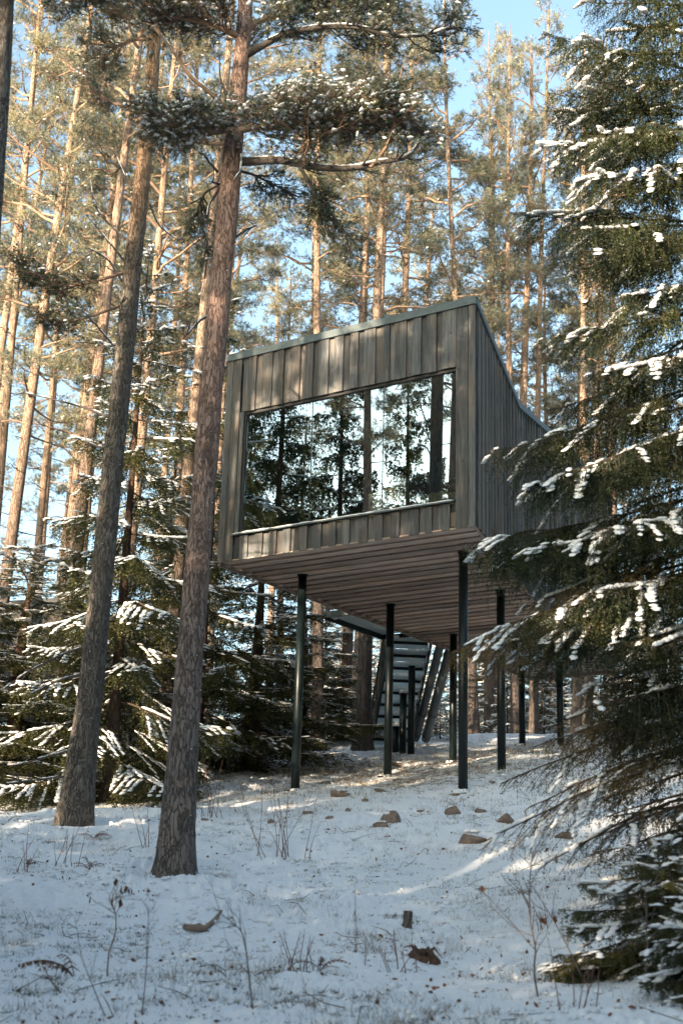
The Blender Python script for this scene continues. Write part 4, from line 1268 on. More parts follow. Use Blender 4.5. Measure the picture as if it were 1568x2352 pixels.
def limb_px(px, Y):
    """polyline in pixels (x, y, depth offset) -> smooth world path"""
    P = np.array([at(p[0], p[1], Y + (p[2] if len(p) > 2 else 0)) for p in px])
    s = np.linspace(0, 1, len(P)); q = np.linspace(0, 1, max(10, len(P) * 4))
    C = np.stack([np.interp(q, s, P[:, j]) for j in range(3)], 1)
    C[1:-1] = (C[:-2] + 2 * C[1:-1] + C[2:]) / 4; C[1:-1] = (C[:-2] + 2 * C[1:-1] + C[2:]) / 4
    return C


def near_pine(name, axis, w, Y, mat, seed, limbs, dead, label, cat, nl=.06, nw=.009, k=11):
    rg = np.random.default_rng(seed)
    base, tm, c, r = near_trunk(axis, w, Y, mat, seed)
    root = empty(name, base, label, cat); link('trunk', tm, root)
    for L in limbs:
        wood = Buf(); tP, tD = [], []
        P = limb_px(L['p'], Y) - base
        pine_limb(P, rg, wood, tP, tD, L.get('r', .05), L.get('r1', .012), L.get('sub', 24), L.get('len', .6), L.get('start', .15), up=L.get('up', .3), dens=L.get('dens', 2.6), flat=.45, droop=L.get('droop', 0))
        o = wood.obj('limb', M[L.get('mat', 'limb')], root, True)
        if len(tP) and L.get('sub', 24):
            tP = np.vstack(tP); tD = np.vstack(tD)
            V = tufts(tP, tD, rg, k, nl, nw, .07)
            link('needle_pad', tri_mesh('needle_pad', V, M[L.get('nm', 'pine_needle_near')]), o)
            sel = rg.random(len(tP)) < L.get('snow', .1)
            if sel.any():
                LOD[0] = COARSE; SV, ST = lumps(tP[sel] + [0, 0, .03], tD[sel] * [1, 1, .2], rg.uniform(.03, .065, sel.sum()), rg.uniform(.02, .04, sel.sum()), .016, rg)
                link('snow_load', mesh_np('snow_load', SV, ST, M['snow'], True), o)
        if L.get('axsnow'):
            m = max(4, int(len(P) * 1.4)); q = np.sort(rg.uniform(.02, .95, m)); tt = np.linspace(0, 1, len(P))
            C0 = np.stack([np.interp(q, tt, P[:, j]) for j in range(3)], 1); T_ = np.gradient(P, axis=0)
            D0 = np.stack([np.interp(q, tt, T_[:, j]) for j in range(3)], 1); C0[:, 2] += np.interp(q, [0, 1], [L.get('r', .05), L.get('r1', .012)]) * .9
            SV, ST = lumps(C0, D0, rg.uniform(.06, .14, m), L.get('r', .05) * .62, .018, rg)
            link('snow_line', mesh_np('snow_line', SV, ST, M['snow'], True), o)
    for D in dead:
        b = Buf(); P = limb_px(D, Y) - base; n = len(P)
        b.tube(P, np.linspace(.022, .006, n), 6)
        for _ in range(4):
            s = rg.integers(n // 3, n); q = P[s] + unit(rg.normal(size=3)) * rg.uniform(.08, .35); b.tube([P[s], (P[s] + q) / 2 + rg.normal(size=3) * .02, q], [.008, .006, .003], 4)
        o = b.obj('dead_limb', M['limb_dark'], root, True)
        m = 9; q = np.sort(rg.uniform(.1, .95, m)); tt = np.linspace(0, 1, n)
        C0 = np.stack([np.interp(q, tt, P[:, j]) for j in range(3)], 1); C0[:, 2] += .016
        T_ = np.gradient(P, axis=0); D0 = np.stack([np.interp(q, tt, T_[:, j]) for j in range(3)], 1)
        SV, ST = lumps(C0, D0, rg.uniform(.05, .12, m), .016, .012, rg); link('snow_line', mesh_np('snow_line', SV, ST, M['snow'], True), o)
    # snow flecks stuck in the bark
    m = 45; i = rg.integers(10, len(c) - 10, m); ang = rg.uniform(-.6, 1.2, m)
    C0 = c[i] + np.c_[np.sin(ang) * r[i], -np.cos(ang) * r[i], np.zeros(m)] * 1.0
    SV, ST = lumps(C0 - base, np.repeat([[1, 0, 0.]], m, 0), rg.uniform(.006, .015, m), .009, rg.uniform(.004, .009, m), rg)
    o = link('bark_snow', mesh_np('bark_snow', SV, ST, M['snow'], True), root); o['kind'] = 'stuff'
    return root


T2L = [  # limb_dark on live limbs: backlit shade put into the bark colour
    dict(p=[(540, 370, 0), (575, 372, -.1), (640, 366, -.3), (700, 380, -.5), (760, 388, -.6), (820, 386, -.7), (870, 372, -.8), (930, 365, -.9), (955, 340, -.9), (972, 300, -.9)], r=.062, r1=.016, sub=16, start=.2, len=.45, dens=1.6, up=.35, axsnow=1, mat='limb_dark', snow=.12),
    dict(p=[(700, 380, -.5), (690, 330, -.6), (760, 300, -.8), (830, 285, -.9), (880, 265, -1.)], r=.035, sub=44, start=.05, len=.75, dens=2.2, up=.2, snow=.3),
    dict(p=[(545, 300, 0), (600, 290, -.4), (680, 275, -.7), (760, 262, -.9), (860, 262, -1.0), (930, 275, -1.1)], r=.05, sub=60, start=.08, len=.8, dens=2.2, up=.15, snow=.42),
    dict(p=[(545, 290, 0), (600, 250, .3), (690, 240, .5), (800, 235, .6), (880, 240, .6)], r=.045, sub=46, start=.1, len=.7, dens=2.2, up=.15, snow=.45),
    dict(p=[(540, 300, 0), (500, 300, -.3), (440, 290, -.5), (390, 285, -.6), (345, 275, -.6)], r=.04, sub=44, start=.1, len=.6, dens=2.2, up=.1, snow=.42),
    dict(p=[(540, 330, 0), (480, 330, .2), (420, 320, .3), (370, 330, .4)], r=.035, sub=22, start=.2, len=.5, dens=2.4, snow=.12),
    dict(p=[(560, 130, 0), (610, 100, -.2), (660, 75, -.4), (740, 60, -.6), (830, 62, -.7), (900, 85, -.8), (980, 82, -.9), (1035, 62, -.9)], r=.055, r1=.010, sub=40, start=.15, len=.7, dens=2.8, up=.25, axsnow=1, mat='limb_dark', snow=.12),
    dict(p=[(565, 60, 0), (620, 40, .3), (720, 20, .4), (820, 10, .5), (900, 0, .5)], r=.05, sub=56, start=.1, len=.8, dens=2.2, snow=.12),
    dict(p=[(560, 90, 0), (500, 60, -.2), (440, 45, -.3), (380, 35, -.4), (355, 30, -.4)], r=.05, sub=52, start=.1, len=.65, dens=2.2, snow=.4),
    dict(p=[(565, -40, 0), (500, -60, 0), (420, -70, .3), (360, -60, .5)], r=.05, sub=40, start=.1, len=.8, dens=2.2, snow=.42),
    dict(p=[(570, -80, 0), (680, -90, -.3), (800, -80, -.3), (920, -60, -.3)], r=.05, sub=50, start=.1, len=.9, dens=2.2, snow=.1),
    dict(p=[(690, 385, -.5), (715, 430, -.5), (745, 470, -.5), (790, 530, -.4), (830, 575, -.4)], r=.026, r1=.008, sub=34, start=.1, len=.45, dens=2.2, up=.0, droop=.35, snow=.04, mat='limb_dark'),
    dict(p=[(540, 390, .3), (580, 400, .5), (640, 430, .7), (680, 450, .8)], r=.025, sub=18, start=.3, len=.45, dens=2.0, up=.0, droop=.2, snow=.04, mat='limb_dark'),
    dict(p=[(515, 420, 0), (470, 440, .3), (450, 490, .4), (480, 560, .5), (470, 640, .5)], r=.02, sub=22, start=.3, len=.35, dens=2.0, up=0, droop=.3, snow=.03, mat='limb_dark'),
    dict(p=[(520, 248, 0), (480, 210, -.2), (440, 180, -.3), (400, 120, -.4), (355, 62, -.5)], r=.034, r1=.02, sub=3, start=.6, len=.3, dens=1.0, axsnow=1, snow=0),
    dict(p=[(850, 385, -.8), (880, 350, -.8), (905, 300, -.8), (905, 260, -.8)], r=.03, r1=.01, sub=14, start=.4, len=.4, dens=2.4, snow=.15),
]
T2D = [[(530, 345), (555, 340, -.2), (552, 395, -.3), (540, 410, -.3)], [(510, 425), (485, 418, -.2)], [(500, 395), (480, 372), (468, 355), (455, 350)], [(540, 545), (565, 528), (590, 518)], [(505, 430), (480, 470), (475, 500)],
       [(560, 245), (620, 235), (660, 228)], [(490, 720), (460, 735), (430, 770)]]
near_pine('pine_tree', [(398, 2040), (407, 1900), (418, 1752), (437, 1503), (465, 1150), (496, 784), (531, 400), (548, 200), (566, 0), (575, -250), (585, -500)],
          [96, 80, 70, 61, 55, 50, 46, 38, 30, 22, 4], 16.5, M['pine_near'], 31, T2L, T2D, 'big reddish pine leaning beside the left edge of the cabin', 'pine')
T1L = [
    dict(p=[(348, 95), (320, 60), (280, 35), (240, 20)], r=.04, sub=22, start=.3, len=.6, dens=2, nm='pine_needle'),
    dict(p=[(345, 90), (300, 90, .3), (250, 120, .4), (220, 150, .5)], r=.035, sub=26, start=.3, len=.6, dens=2, nm='pine_needle'),
    dict(p=[(325, 275), (290, 245), (250, 235), (215, 215), (190, 180)], r=.035, sub=24, start=.4, len=.6, dens=2, nm='pine_needle'),
    dict(p=[(350, 60), (390, 40, .4), (450, 60, .5)], r=.03, sub=18, start=.3, len=.6, dens=2, nm='pine_needle'),
    dict(p=[(355, 20), (300, -20), (230, -30), (150, 0)], r=.04, sub=36, start=.25, len=.9, dens=2.2, nm='pine_needle_near'),
    dict(p=[(360, -50), (280, -90), (180, -80)], r=.04, sub=36, start=.25, len=.9, dens=2.2, nm='pine_needle_near'),
    dict(p=[(365, -60), (450, -90), (520, -80)], r=.04, sub=30, start=.25, len=.9, dens=2.2, nm='pine_needle_near'),
    dict(p=[(290, 625), (240, 640, -.3), (160, 660, -.5), (90, 640, -.5), (60, 620, -.5)], r=.03, sub=40, start=.35, len=.55, dens=2.2, up=.05, nm='pine_needle_near', snow=.08),
    dict(p=[(280, 700), (230, 720, -.3), (150, 745, -.4), (100, 735, -.4)], r=.025, sub=24, start=.4, len=.4, dens=2, up=.05, nm='pine_needle_near', snow=.08),
]
T1D = [[(305, 438), (285, 400), (270, 365)], [(296, 555), (240, 505), (215, 465), (207, 410)], [(293, 608), (250, 555), (200, 495)], [(290, 662), (250, 595), (205, 570)], [(277, 815), (235, 762), (178, 700)],
       [(250, 957), (195, 936), (131, 919), (56, 902)], [(345, 470), (365, 520), (420, 560)], [(240, 1030), (215, 1022), (200, 1015)], [(212, 1480), (150, 1500), (60, 1545), (0, 1590)], [(205, 1545), (140, 1560), (60, 1600)],
       [(175, 1720), (120, 1735), (30, 1760)], [(170, 1780), (100, 1790), (20, 1800)]]
near_pine('pine_tree', [(170, 1882), (182, 1790), (195, 1700), (223, 1459), (255, 1100), (290, 784), (318, 480), (340, 300), (352, 150), (362, 0), (375, -250), (385, -480)],
          [88, 70, 62, 53, 48, 42, 37, 32, 28, 24, 18, 4], 20, M['grey_bark'], 47, T1L, T1D, 'tall grey barked pine at left with dead boughs sweeping up', 'pine', .065, .010, 11)
near_pine('pine_tree', [(-150, 2050), (-110, 1500), (-70, 1000), (-42, 600), (-15, 250), (3, 0), (15, -250)], [90, 84, 80, 74, 66, 60, 40], 11, M['grey_bark'], 53, [
    dict(p=[(10, -60), (60, -90), (150, -40), (210, -20)], r=.03, sub=26, start=.3, len=.5, dens=2.2, snow=.1)], [], 'dark snow flecked trunk cutting the upper left corner', 'pine')

# the dark spruce that fills the right edge: every bough a part with its own needles and snow
def near_spruce():
    rg = np.random.default_rng(77); LOD[0] = _lump(6, 3)
    Y = 13.2
    ax = [(1660, 2180), (1652, 1900), (1640, 1300), (1626, 700), (1612, 0), (1606, -500)]
    base, tm, c, r = near_trunk(ax, [75, 68, 60, 50, 38, 20], Y, M['spruce_bark'], 61, 28, .006)
    root = empty('spruce_tree', base, 'great dark spruce crowding the right edge with snow tipped boughs', 'spruce')
    link('trunk', tm, root)

    def axis(y):
        x = np.interp(y, [-500, 0, 700, 1300, 1900, 2180], [1606, 1612, 1626, 1640, 1652, 1660]); return at(x, y, Y)

    def add(A, B, **kw):
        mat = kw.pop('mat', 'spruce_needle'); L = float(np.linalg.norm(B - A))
        w, V, SV, ST = bough(A - base, B - base, rg, kw.pop('dens', 1.5), kw.pop('nl', .018), kw.pop('nw', .009), kw.pop('hang', .55), kw.pop('snow', .5), sag=kw.pop('sag', .02), per_m=kw.pop('per_m', 105),
                             hang_len=kw.pop('hl', .26), r0=.018, tip=kw.pop('tip', .05), width=kw.pop('width', .36), snow_size=kw.pop('ss', .95))
        o = w.obj('bough', M['twig'], root)
        link('needle_spray', tri_mesh('needle_spray', V, M[mat]), o)
        if len(SV): link('bough_snow', mesh_np('bough_snow', SV, ST, M['snow'], True), o)
    # tips: x, y, depth offset, snow, slope factor
    tips = [(1330, 18, -.3, .6, .0), (1250, 95, .1, .5, -.25), (1255, 228, 0, .6, -.1), (1310, 150, -.5, .5, .1), (1238, 352, -.1, .9, .12), (1300, 318, .3, .6, .0), (1330, 200, -.6, .7, .05), (1250, 270, .3, .5, .0),
            (1182, 512, -.1, 1., .0), (1275, 548, -.5, .9, .1), (1330, 595, -.7, .9, .3), (1320, 440, -.6, .8, .3), (1350, 330, -.8, .8, .2), (1235, 800, 0, .8, .25), (1330, 715, -.5, .8, .3), (1300, 640, .4, .7, .3), (1345, 880, -.5, .8, .35),
            (1128, 1062, -.2, 1., .42), (1190, 1150, -.5, 1., .5), (1300, 1105, -.7, .9, .5), (1260, 960, .4, .7, .4), (1062, 1278, -.1, 1., .30), (1110, 1300, .3, .8, .3), (1380, 1235, -.9, 1., .3), (1210, 1290, -.6, .9, .4),
            (1345, 1385, -.8, 1., .35), (1170, 1500, -.4, .9, .38), (1185, 1455, -.7, .9, .4), (1290, 1350, .3, .6, .5), (1400, 1500, -.9, .5, .4), (1350, 1640, -.8, .3, .4), (1390, 1700, -.5, .2, .4)]
    for (x, y, dy, sn, sl) in tips:
        B = at(x, y, Y + dy); A = axis(y - sl * (1560 - x))
        add(A, B, snow=sn * .24, dens=1.8, hang=1.1, hl=.36, ss=1.2, per_m=58, nw=.0115)
    # half bare low boughs, golden sunlight painted into their needles
    for (x, y, dy, sl, m_, dn, hg, hl, sn) in [(1035, 1532, -.1, .46, 'spruce_warm', 1.5, .9, .30, .35), (1200, 1420, -.2, .4, 'spruce_warm', 1.2, .9, .3, .1), (1240, 1490, .2, .5, 'spruce_warm', 1.2, .9, .3, .1),
                                              (1148, 1828, -.1, .42, 'spruce_needle', 1.1, .4, .22, .15), (1225, 1740, -.2, .35, 'spruce_warm', 1.2, 1.2, .38, .05), (1260, 1690, .2, .4, 'spruce_warm', 1.0, 1.3, .40, .03),
                                              (1112, 1965, -.4, .5, 'spruce_warm', .7, .6, .25, .6), (1215, 1880, -.4, .5, 'spruce_warm', .8, 1., .4, .0), (1300, 1830, -.3, .4, 'spruce_warm', .8, 1.1, .45, .05), (1330, 1960, -.6, .5, 'spruce_needle', .9, .8, .3, .1),
                                              (1400, 1890, -.5, .4, 'spruce_warm', .8, 1., .4, .05), (1390, 1780, -.7, .3, 'spruce_warm', .8, 1.1, .4, .1), (1250, 2010, -.3, .6, 'spruce_needle', .6, .6, .25, .2), (1460, 1960, -.6, .4, 'spruce_needle', .8, .8, .3, .3), (1340, 1600, -.3, .35, 'spruce_warm', .9, .9, .4, .1)]:
        B = at(x, y, Y + dy); A = axis(y - sl * (1575 - x))
        add(A, B, mat=m_, dens=dn, hang=hg, hl=hl, snow=sn, per_m=62, sag=.06, ss=.9)
    # the body of the tree
    n = 150
    for i in range(n):
        y = -480 + (2140 + 480) * ((i + rg.random()) / n)
        a = i * 2.39996; L = float(np.interp(y, [-500, 0, 800, 1500, 2100], [.7, 1.0, 1.12, 1.3, 1.35])) * rg.uniform(.75, 1.1)
        A = axis(y); dr = np.array([math.cos(a), math.sin(a), 0])
        if dr[1] > .55 and dr[0] > -.3: continue
        if dr[0] > .6: dr = unit(dr * [.4, 1, 1] + [0, -.6, 0])
        B = A + dr * L + [0, 0, -L * rg.uniform(.15, .5) if y > 500 else -L * rg.uniform(-.1, .25)]
        low = y > 1550
        add(A, B, dens=.8 if low else 1.25, hang=.95, hl=.40, per_m=40 if low else 44, nw=.015, nl=.030, snow=.05 if not low else .03, mat='spruce_warm' if low and rg.random() < .5 else 'spruce_needle', ss=1.1)


near_spruce(); LOD[0] = FINE
print('near trees', time.time() - T0)

# squat young spruces at lower right
lowp = make_spruce(301, H=1.75, r0=.03, R=1.25, n=40, z_low=.04, dens=1.5, nl=.030, nw=.013, per_m=80, hang=1.1, snow=.24, hang_len=.22, pw=.55, snow_size=1.4, sagmul=1.3)
p = hit(1520, 2235)
plant('young_spruce', lowp, p, (0, 0, 1), (.72, .72, .5), 1.1, 'squat young spruce bowed under snow in the lower right corner', 'spruce')
p = hit(1640, 2310)
plant('young_spruce', lowp, p, (0, 0, 1), (.5, .5, .4), 2.9, 'edge of a small spruce at the right border below the squat one', 'spruce')
p = hit(1590, 2090)
plant('young_spruce', lowp, p, (0, 0, 1), (.5, .5, .42), 4.2, 'thick snow shelf on a young spruce touching the right border', 'spruce')

# ------------------------------------------------------------------ rocks, wood, saplings
def rock(x, y, wpx, hpx, label, seed, cap=True):
    rg = np.random.default_rng(seed); p = hit(x, y + hpx * .35); sc = np.linalg.norm(p - [0, 0, EYE]) / F
    a = wpx * sc * .5; hh = hpx * sc * .62
    k, r_ = 14, 9; V = []
    for i in range(r_ + 1):
        th = math.pi * i / r_
        for j in range(k):
            t = 2 * math.pi * j / k; V.append((math.sin(th) * math.cos(t), math.sin(th) * math.sin(t), math.cos(th)))
    V = np.array(V); pl = unit(rg.normal(size=(14, 3))); dist = rg.uniform(.42, .8, 14)
    for q in range(14):       # chop with planes for an angular stone
        d = V @ pl[q]; over = np.maximum(0, d - dist[q]); V = V - over[:, None] * pl[q]
    V = V * (1 + .06 * vnoise(V, .5, seed % 9))[:, None] * [a * 1.45, a * rg.uniform(.9, 1.2), hh * 1.4]
    Q = [(i * k + j, (i + 1) * k + j, (i + 1) * k + (j + 1) % k, i * k + (j + 1) % k) for i in range(r_) for j in range(k)]
    e = empty('rock', (p[0], p[1], p[2] + hh * .0), label, 'rock', 'stones in the snow', rg.uniform(-.4, .4))
    link('stone', mesh_np('stone', V, Q, M['rock'], False), e)
    if cap:
        m = 5; C0 = np.c_[rg.uniform(-.5, .5, m) * a, rg.uniform(0, .4, m) * a, np.full(m, hh * 1.0)]
        SV, ST = lumps(C0, np.repeat([[1, 0, 0.]], m, 0), a * rg.uniform(.25, .45, m), a * .45, hh * .28, rg); link('snow_cap', mesh_np('snow_cap', SV, ST, M['snow'], True), e)


for i, r_ in enumerate([(899, 1881, 44, 34, 'round sunlit brown boulder with a snow cap mid slope', 1), (876, 1896, 34, 18, 'flat stone leaning on the round boulder', 0), (1081, 1922, 68, 34, 'largest squared brown rock on the slope below the right stilt', 1),
                        (1039, 1864, 30, 20, 'angular stone uphill of the largest rock', 0), (1104, 1862, 26, 13, 'small dark stone between the right stilt and the spruce', 0), (778, 1822, 50, 20, 'flat brown stone just right of the left stilt foot', 1), (871, 1815, 32, 13, 'pale low stone between the two front stilts', 0),
                        (706, 1868, 22, 12, 'little stone below the left stilt foot', 0), (758, 1880, 20, 10, 'little stone left of the round boulder', 0), (965, 1864, 18, 11, 'pebble sized stone right of the round boulder', 0), (1045, 1823, 26, 7, 'low stone at the foot of the right front stilt', 0),
                        (1165, 1890, 36, 22, 'stone half hidden beyond the spruce tips', 1), (800, 1862, 14, 10, 'chip of stone above the round boulder to its left', 0), (838, 1838, 16, 8, 'chip of stone between the front stilts lower down', 0), (912, 1757, 30, 12, 'brown stone by the second stilt near the stair', 0),
                        (1000, 1790, 14, 8, 'small stone between the second stilt and the right front stilt', 0), (1075, 1750, 16, 8, 'small stone beyond the right front stilt', 0), (740, 1800, 14, 8, 'small stone uphill of the flat brown one', 0), (1420, 1800, 60, 30, 'broad stone seen through the bare spruce twigs', 1), (1300, 1915, 44, 20, 'flat stone under the golden spruce sprays', 1),
                        (625, 1895, 18, 9, 'stone beside the clump of bare shoots', 0), (1130, 1800, 14, 7, 'stone chip near the third stilt', 0), (470, 1885, 20, 8, 'small stone right of the big red trunk', 0), (330, 1835, 22, 8, 'small brown stone between the two big trunks', 0)]):
    rock(*r_[:5], 900 + i, True)


def stick(label, name, cat, pts, r, mat, twigs=0, seed=0, leaves=0, group=None, tl=.25, snow=False):
    """pts: pixels (x, y, height?) starting at the ground; everything at the depth of the first point"""
    rg = np.random.default_rng(seed); p0 = hit(*pts[0]); Y = p0[1]
    P = np.array([at(x, y, Y) for x, y in pts]); P[0] = p0 - [0, 0, .03]
    s = np.linspace(0, 1, len(P)); q = np.linspace(0, 1, len(P) * 5); C = np.stack([np.interp(q, s, P[:, j]) for j in range(3)], 1)
    C[1:-1] = (C[:-2] + 2 * C[1:-1] + C[2:]) / 4; C += np.cumsum(rg.normal(size=C.shape) * r * .25, 0) * np.linspace(0, 1, len(C))[:, None]
    root = empty(name, p0, label, cat, group)
    C = C - p0; r = r * .72
    b = Buf(); b.tube(C, np.linspace(r, r * .35, len(C)), 7); b.obj('stem', M[mat], root, True)
    T_ = unit(np.gradient(C, axis=0)); ends = []
    for i in range(twigs):
        j = int(len(C) * rg.uniform(.3, .98)) ; t = T_[j]; L = tl * rg.uniform(.4, 1.2) * (1.3 - j / len(C) * .7)
        d = unit(t * .9 + unit(np.cross(t, rg.normal(size=3))) * rg.uniform(.5, 1.1)); A = C[j]; K = [A]
        for _ in range(4): K.append(K[-1] + (d + rg.normal(size=3) * .22) * L / 4)
        tb = Buf(); tb.tube(K, np.linspace(r * .45, r * .15, 5), 4); ends.append(K[-1])
        for _ in range(2):
            a = K[rg.integers(1, 4)]; e_ = a + unit(d + rg.normal(size=3) * .6) * L * .4; tb.tube([a, (a + e_) / 2 + rg.normal(size=3) * .01, e_], [r * .25, r * .2, r * .1], 3); ends.append(e_)
        tb.obj('twig', M[mat], root)
    for i in range(leaves):
        e_ = ends[rg.integers(len(ends))]; u_ = unit(rg.normal(size=3)) * .022; w_ = np.array([0, 0, -.05]) + rg.normal(size=3) * .012; n_ = unit(np.cross(u_, w_)) * .01
        Buf().add([e_], []) ; lb = Buf(); lb.add([e_, e_ + w_ * .5 + u_, e_ + w_ + n_, e_ + w_ * .5 - u_, e_ + w_ * .5 + n_ * 1.3], [(0, 1, 4), (1, 2, 4), (2, 3, 4), (3, 0, 4)]); lb.obj('leaf', M['leaf'], root)
    return root


M['sap'] = plain('sapling_bark', (.13, .105, .09), .8, var=.3); M['rot'] = plain('rotten_wood', (.10, .058, .038), .95, var=.5, scale=30); M['dead_wood'] = plain('dead_wood', (.24, .17, .12), .85, var=.3); M['stem_red'] = plain('red_shoot', (.16, .08, .06), .8, var=.25)
stick('grey birch sapling with a few brown leaves at lower right', 'sapling', 'sapling', [(1236, 2292), (1226, 2240), (1230, 2180), (1218, 2120), (1216, 2060), (1218, 1990), (1222, 1950)], .011, 'sap', 16, 1, 6, tl=.5)
stick('bare leaning shoot crossing right of the leafy birch sapling', 'sapling', 'sapling', [(1345, 2260), (1316, 2200), (1270, 2110), (1225, 2040)], .008, 'sap', 7, 2, 0, tl=.3)
stick('slim sapling standing before the squat snowy spruce', 'sapling', 'sapling', [(1490, 2290), (1480, 2230), (1484, 2150), (1485, 2080), (1482, 2030)], .009, 'sap', 9, 3, 0, tl=.3)
stick('forked twiggy sapling at the bottom edge left of centre', 'sapling', 'sapling', [(582, 2348), (577, 2290), (566, 2190), (555, 2140), (535, 2120), (488, 2078)], .009, 'sap', 10, 4, 0, tl=.35)
stick('thin dark shoot rising at the bottom left', 'sapling', 'sapling', [(325, 2345), (335, 2250), (342, 2150), (346, 2090), (328, 2060)], .006, 'sap', 6, 5, 2, tl=.25)
stick('long leaning shoot left of the thin dark one', 'sapling', 'sapling', [(245, 2350), (215, 2270), (185, 2190), (172, 2110)], .006, 'sap', 5, 6, 0, tl=.2)
stick('brown leaved dead shrub in the lower left', 'shrub', 'shrub', [(247, 2240), (250, 2190), (268, 2140), (272, 2100), (262, 2070), (290, 2040)], .010, 'dead_wood', 14, 7, 9, tl=.22)
stick('upright leafless shoot in the middle of the slope', 'sapling', 'sapling', [(817, 2200), (816, 2130), (815, 2060), (816, 2005)], .004, 'stem_red', 2, 8, 1, tl=.1)
stick('thin shoot left of the stump', 'sapling', 'sapling', [(812, 2195), (822, 2160), (818, 2100)], .004, 'stem_red', 3, 9, 0, tl=.15)
stick('fallen bare branch poking out at lower left', 'branch', 'branch', [(145, 2310), (118, 2250), (90, 2195)], .009, 'dead_wood', 3, 10, 0, tl=.2)
stick('dark snapped twig standing right of centre', 'branch', 'branch', [(873, 2128), (882, 2112), (891, 2100)], .008, 'limb_dark', 0, 11)
for i, (x, y, n_, h_, lab) in enumerate([(640, 1975, 15, .95, 'clump of bare red shoots right of the big red trunk'), (495, 1880, 11, .85, 'clump of leafless shoots close behind the big red trunk'), (150, 1990, 6, .6, 'sparse bare shoots at the left on the snow'), (345, 1950, 5, .7, 'a few upright shoots left of the big red trunk'),
                                     (1330, 2330, 6, .5, 'low shoots at the bottom right'), (690, 2240, 8, .35, 'reddish sprouts with dry leaves near bottom centre'), (905, 2240, 8, .3, 'sprouts behind the rotten root stump'), (60, 2000, 4, .55, 'two or three thin shoots near the left border'), (1245, 2150, 5, .3, 'low sprouts at the foot of the birch sapling')]):
    rg = np.random.default_rng(400 + i); p = hit(x, y); e = empty('shoot_clump', p, lab, 'shrub', 'bare shoots in the snow')
    for j in range(n_):
        a = rg.uniform(0, 6.28); o_ = rg.uniform(.02, .42) * (n_ / 12); A = np.array([math.cos(a) * o_, math.sin(a) * o_ * .5, 0]); A[2] = gz1(p[0] + A[0], p[1] + A[1]) - p[2] - .02
        h = h_ * rg.uniform(.5, 1.1); K = [A]; d = unit([rg.normal() * .18, rg.normal() * .15, 1])
        for _ in range(6): d = unit(d + rg.normal(size=3) * .08); K.append(K[-1] + d * h / 6)
        b = Buf(); b.tube(K, np.linspace(.0045, .0018, 7), 4)
        for _ in range(rg.integers(0, 4)):
            s = rg.integers(2, 6); b.tube([K[s], K[s] + unit(d + rg.normal(size=3) * .6) * rg.uniform(.05, .16)], [.002, .001], 3)
        b.obj('shoot', M['stem_red'], e)
# cut stump
p = hit(934, 2145); e = empty('stump', p, 'small sawn stump standing alone on the slope', 'stump')
k = 18; b = Buf(); h = .15
b.tube([(0, 0, -.05), (0, 0, 0), (.005, 0, .06), (.008, 0, h)], [.062, .050, .043, .042], k); b.obj('bark', M['grey_bark'], e, True)
b = Buf(); b.tube([(.008, 0, h + .001), (.008, 0, h + .005)], .036, k); b.obj('cut_face', M['dead_wood'], e)
# rotten root plate
p = hit(970, 2212); e = empty('root_stump', p, 'rotten brown root stump breaking through the snow near bottom centre', 'stump')
rg = np.random.default_rng(5); V = []; k, r_ = 22, 9
for i in range(r_ + 1):
    th = math.pi * i / r_
    for j in range(k):
        t = 2 * math.pi * j / k; V.append((math.sin(th) * math.cos(t), math.sin(th) * math.sin(t), math.cos(th)))
V = np.array(V); V = V * (1 + .35 * vnoise(V, .4, 3) + .2 * vnoise(V, .15, 4))[:, None] * [.13, .06, .085]
b = Buf(); b.add(V, [(i * k + j, (i + 1) * k + j, (i + 1) * k + (j + 1) % k, i * k + (j + 1) % k) for i in range(r_) for j in range(k)]); b.obj('wood', M['rot'], e)
for j in range(9):
    a = rg.uniform(0, 6.28); q = rg.uniform(.6, 1); b = Buf(); b.tube([(0, 0, .02), (math.cos(a) * .10 * q, math.sin(a) * .08, .08 + .05 * rg.random()), (math.cos(a) * .17 * q, math.sin(a) * .12, rg.uniform(.0, .13))], [.022, .012, .003], 6); b.obj('root', M['rot'], e, True)
# bleached root lying on the snow
P0 = [hit(x, y) for x, y in ((425, 2135), (448, 2142), (470, 2136), (492, 2122), (508, 2112))]
e = empty('driftwood', P0[0], 'bleached crooked root lying below the big red trunk', 'branch')
b = Buf(); b.tube([q - P0[0] + [0, 0, .035 + .02 * math.sin(i * 2)] for i, q in enumerate(P0)], [.028, .034, .03, .024, .012], 8); b.obj('wood', M['dead_wood'], e, True)
b = Buf(); b.tube([P0[2] - P0[0] + [0, 0, .03], P0[2] - P0[0] + [-.06, .1, .06], P0[2] - P0[0] + [-.14, .12, .04]], [.018, .015, .008], 8); b.obj('prong', M['dead_wood'], e, True)
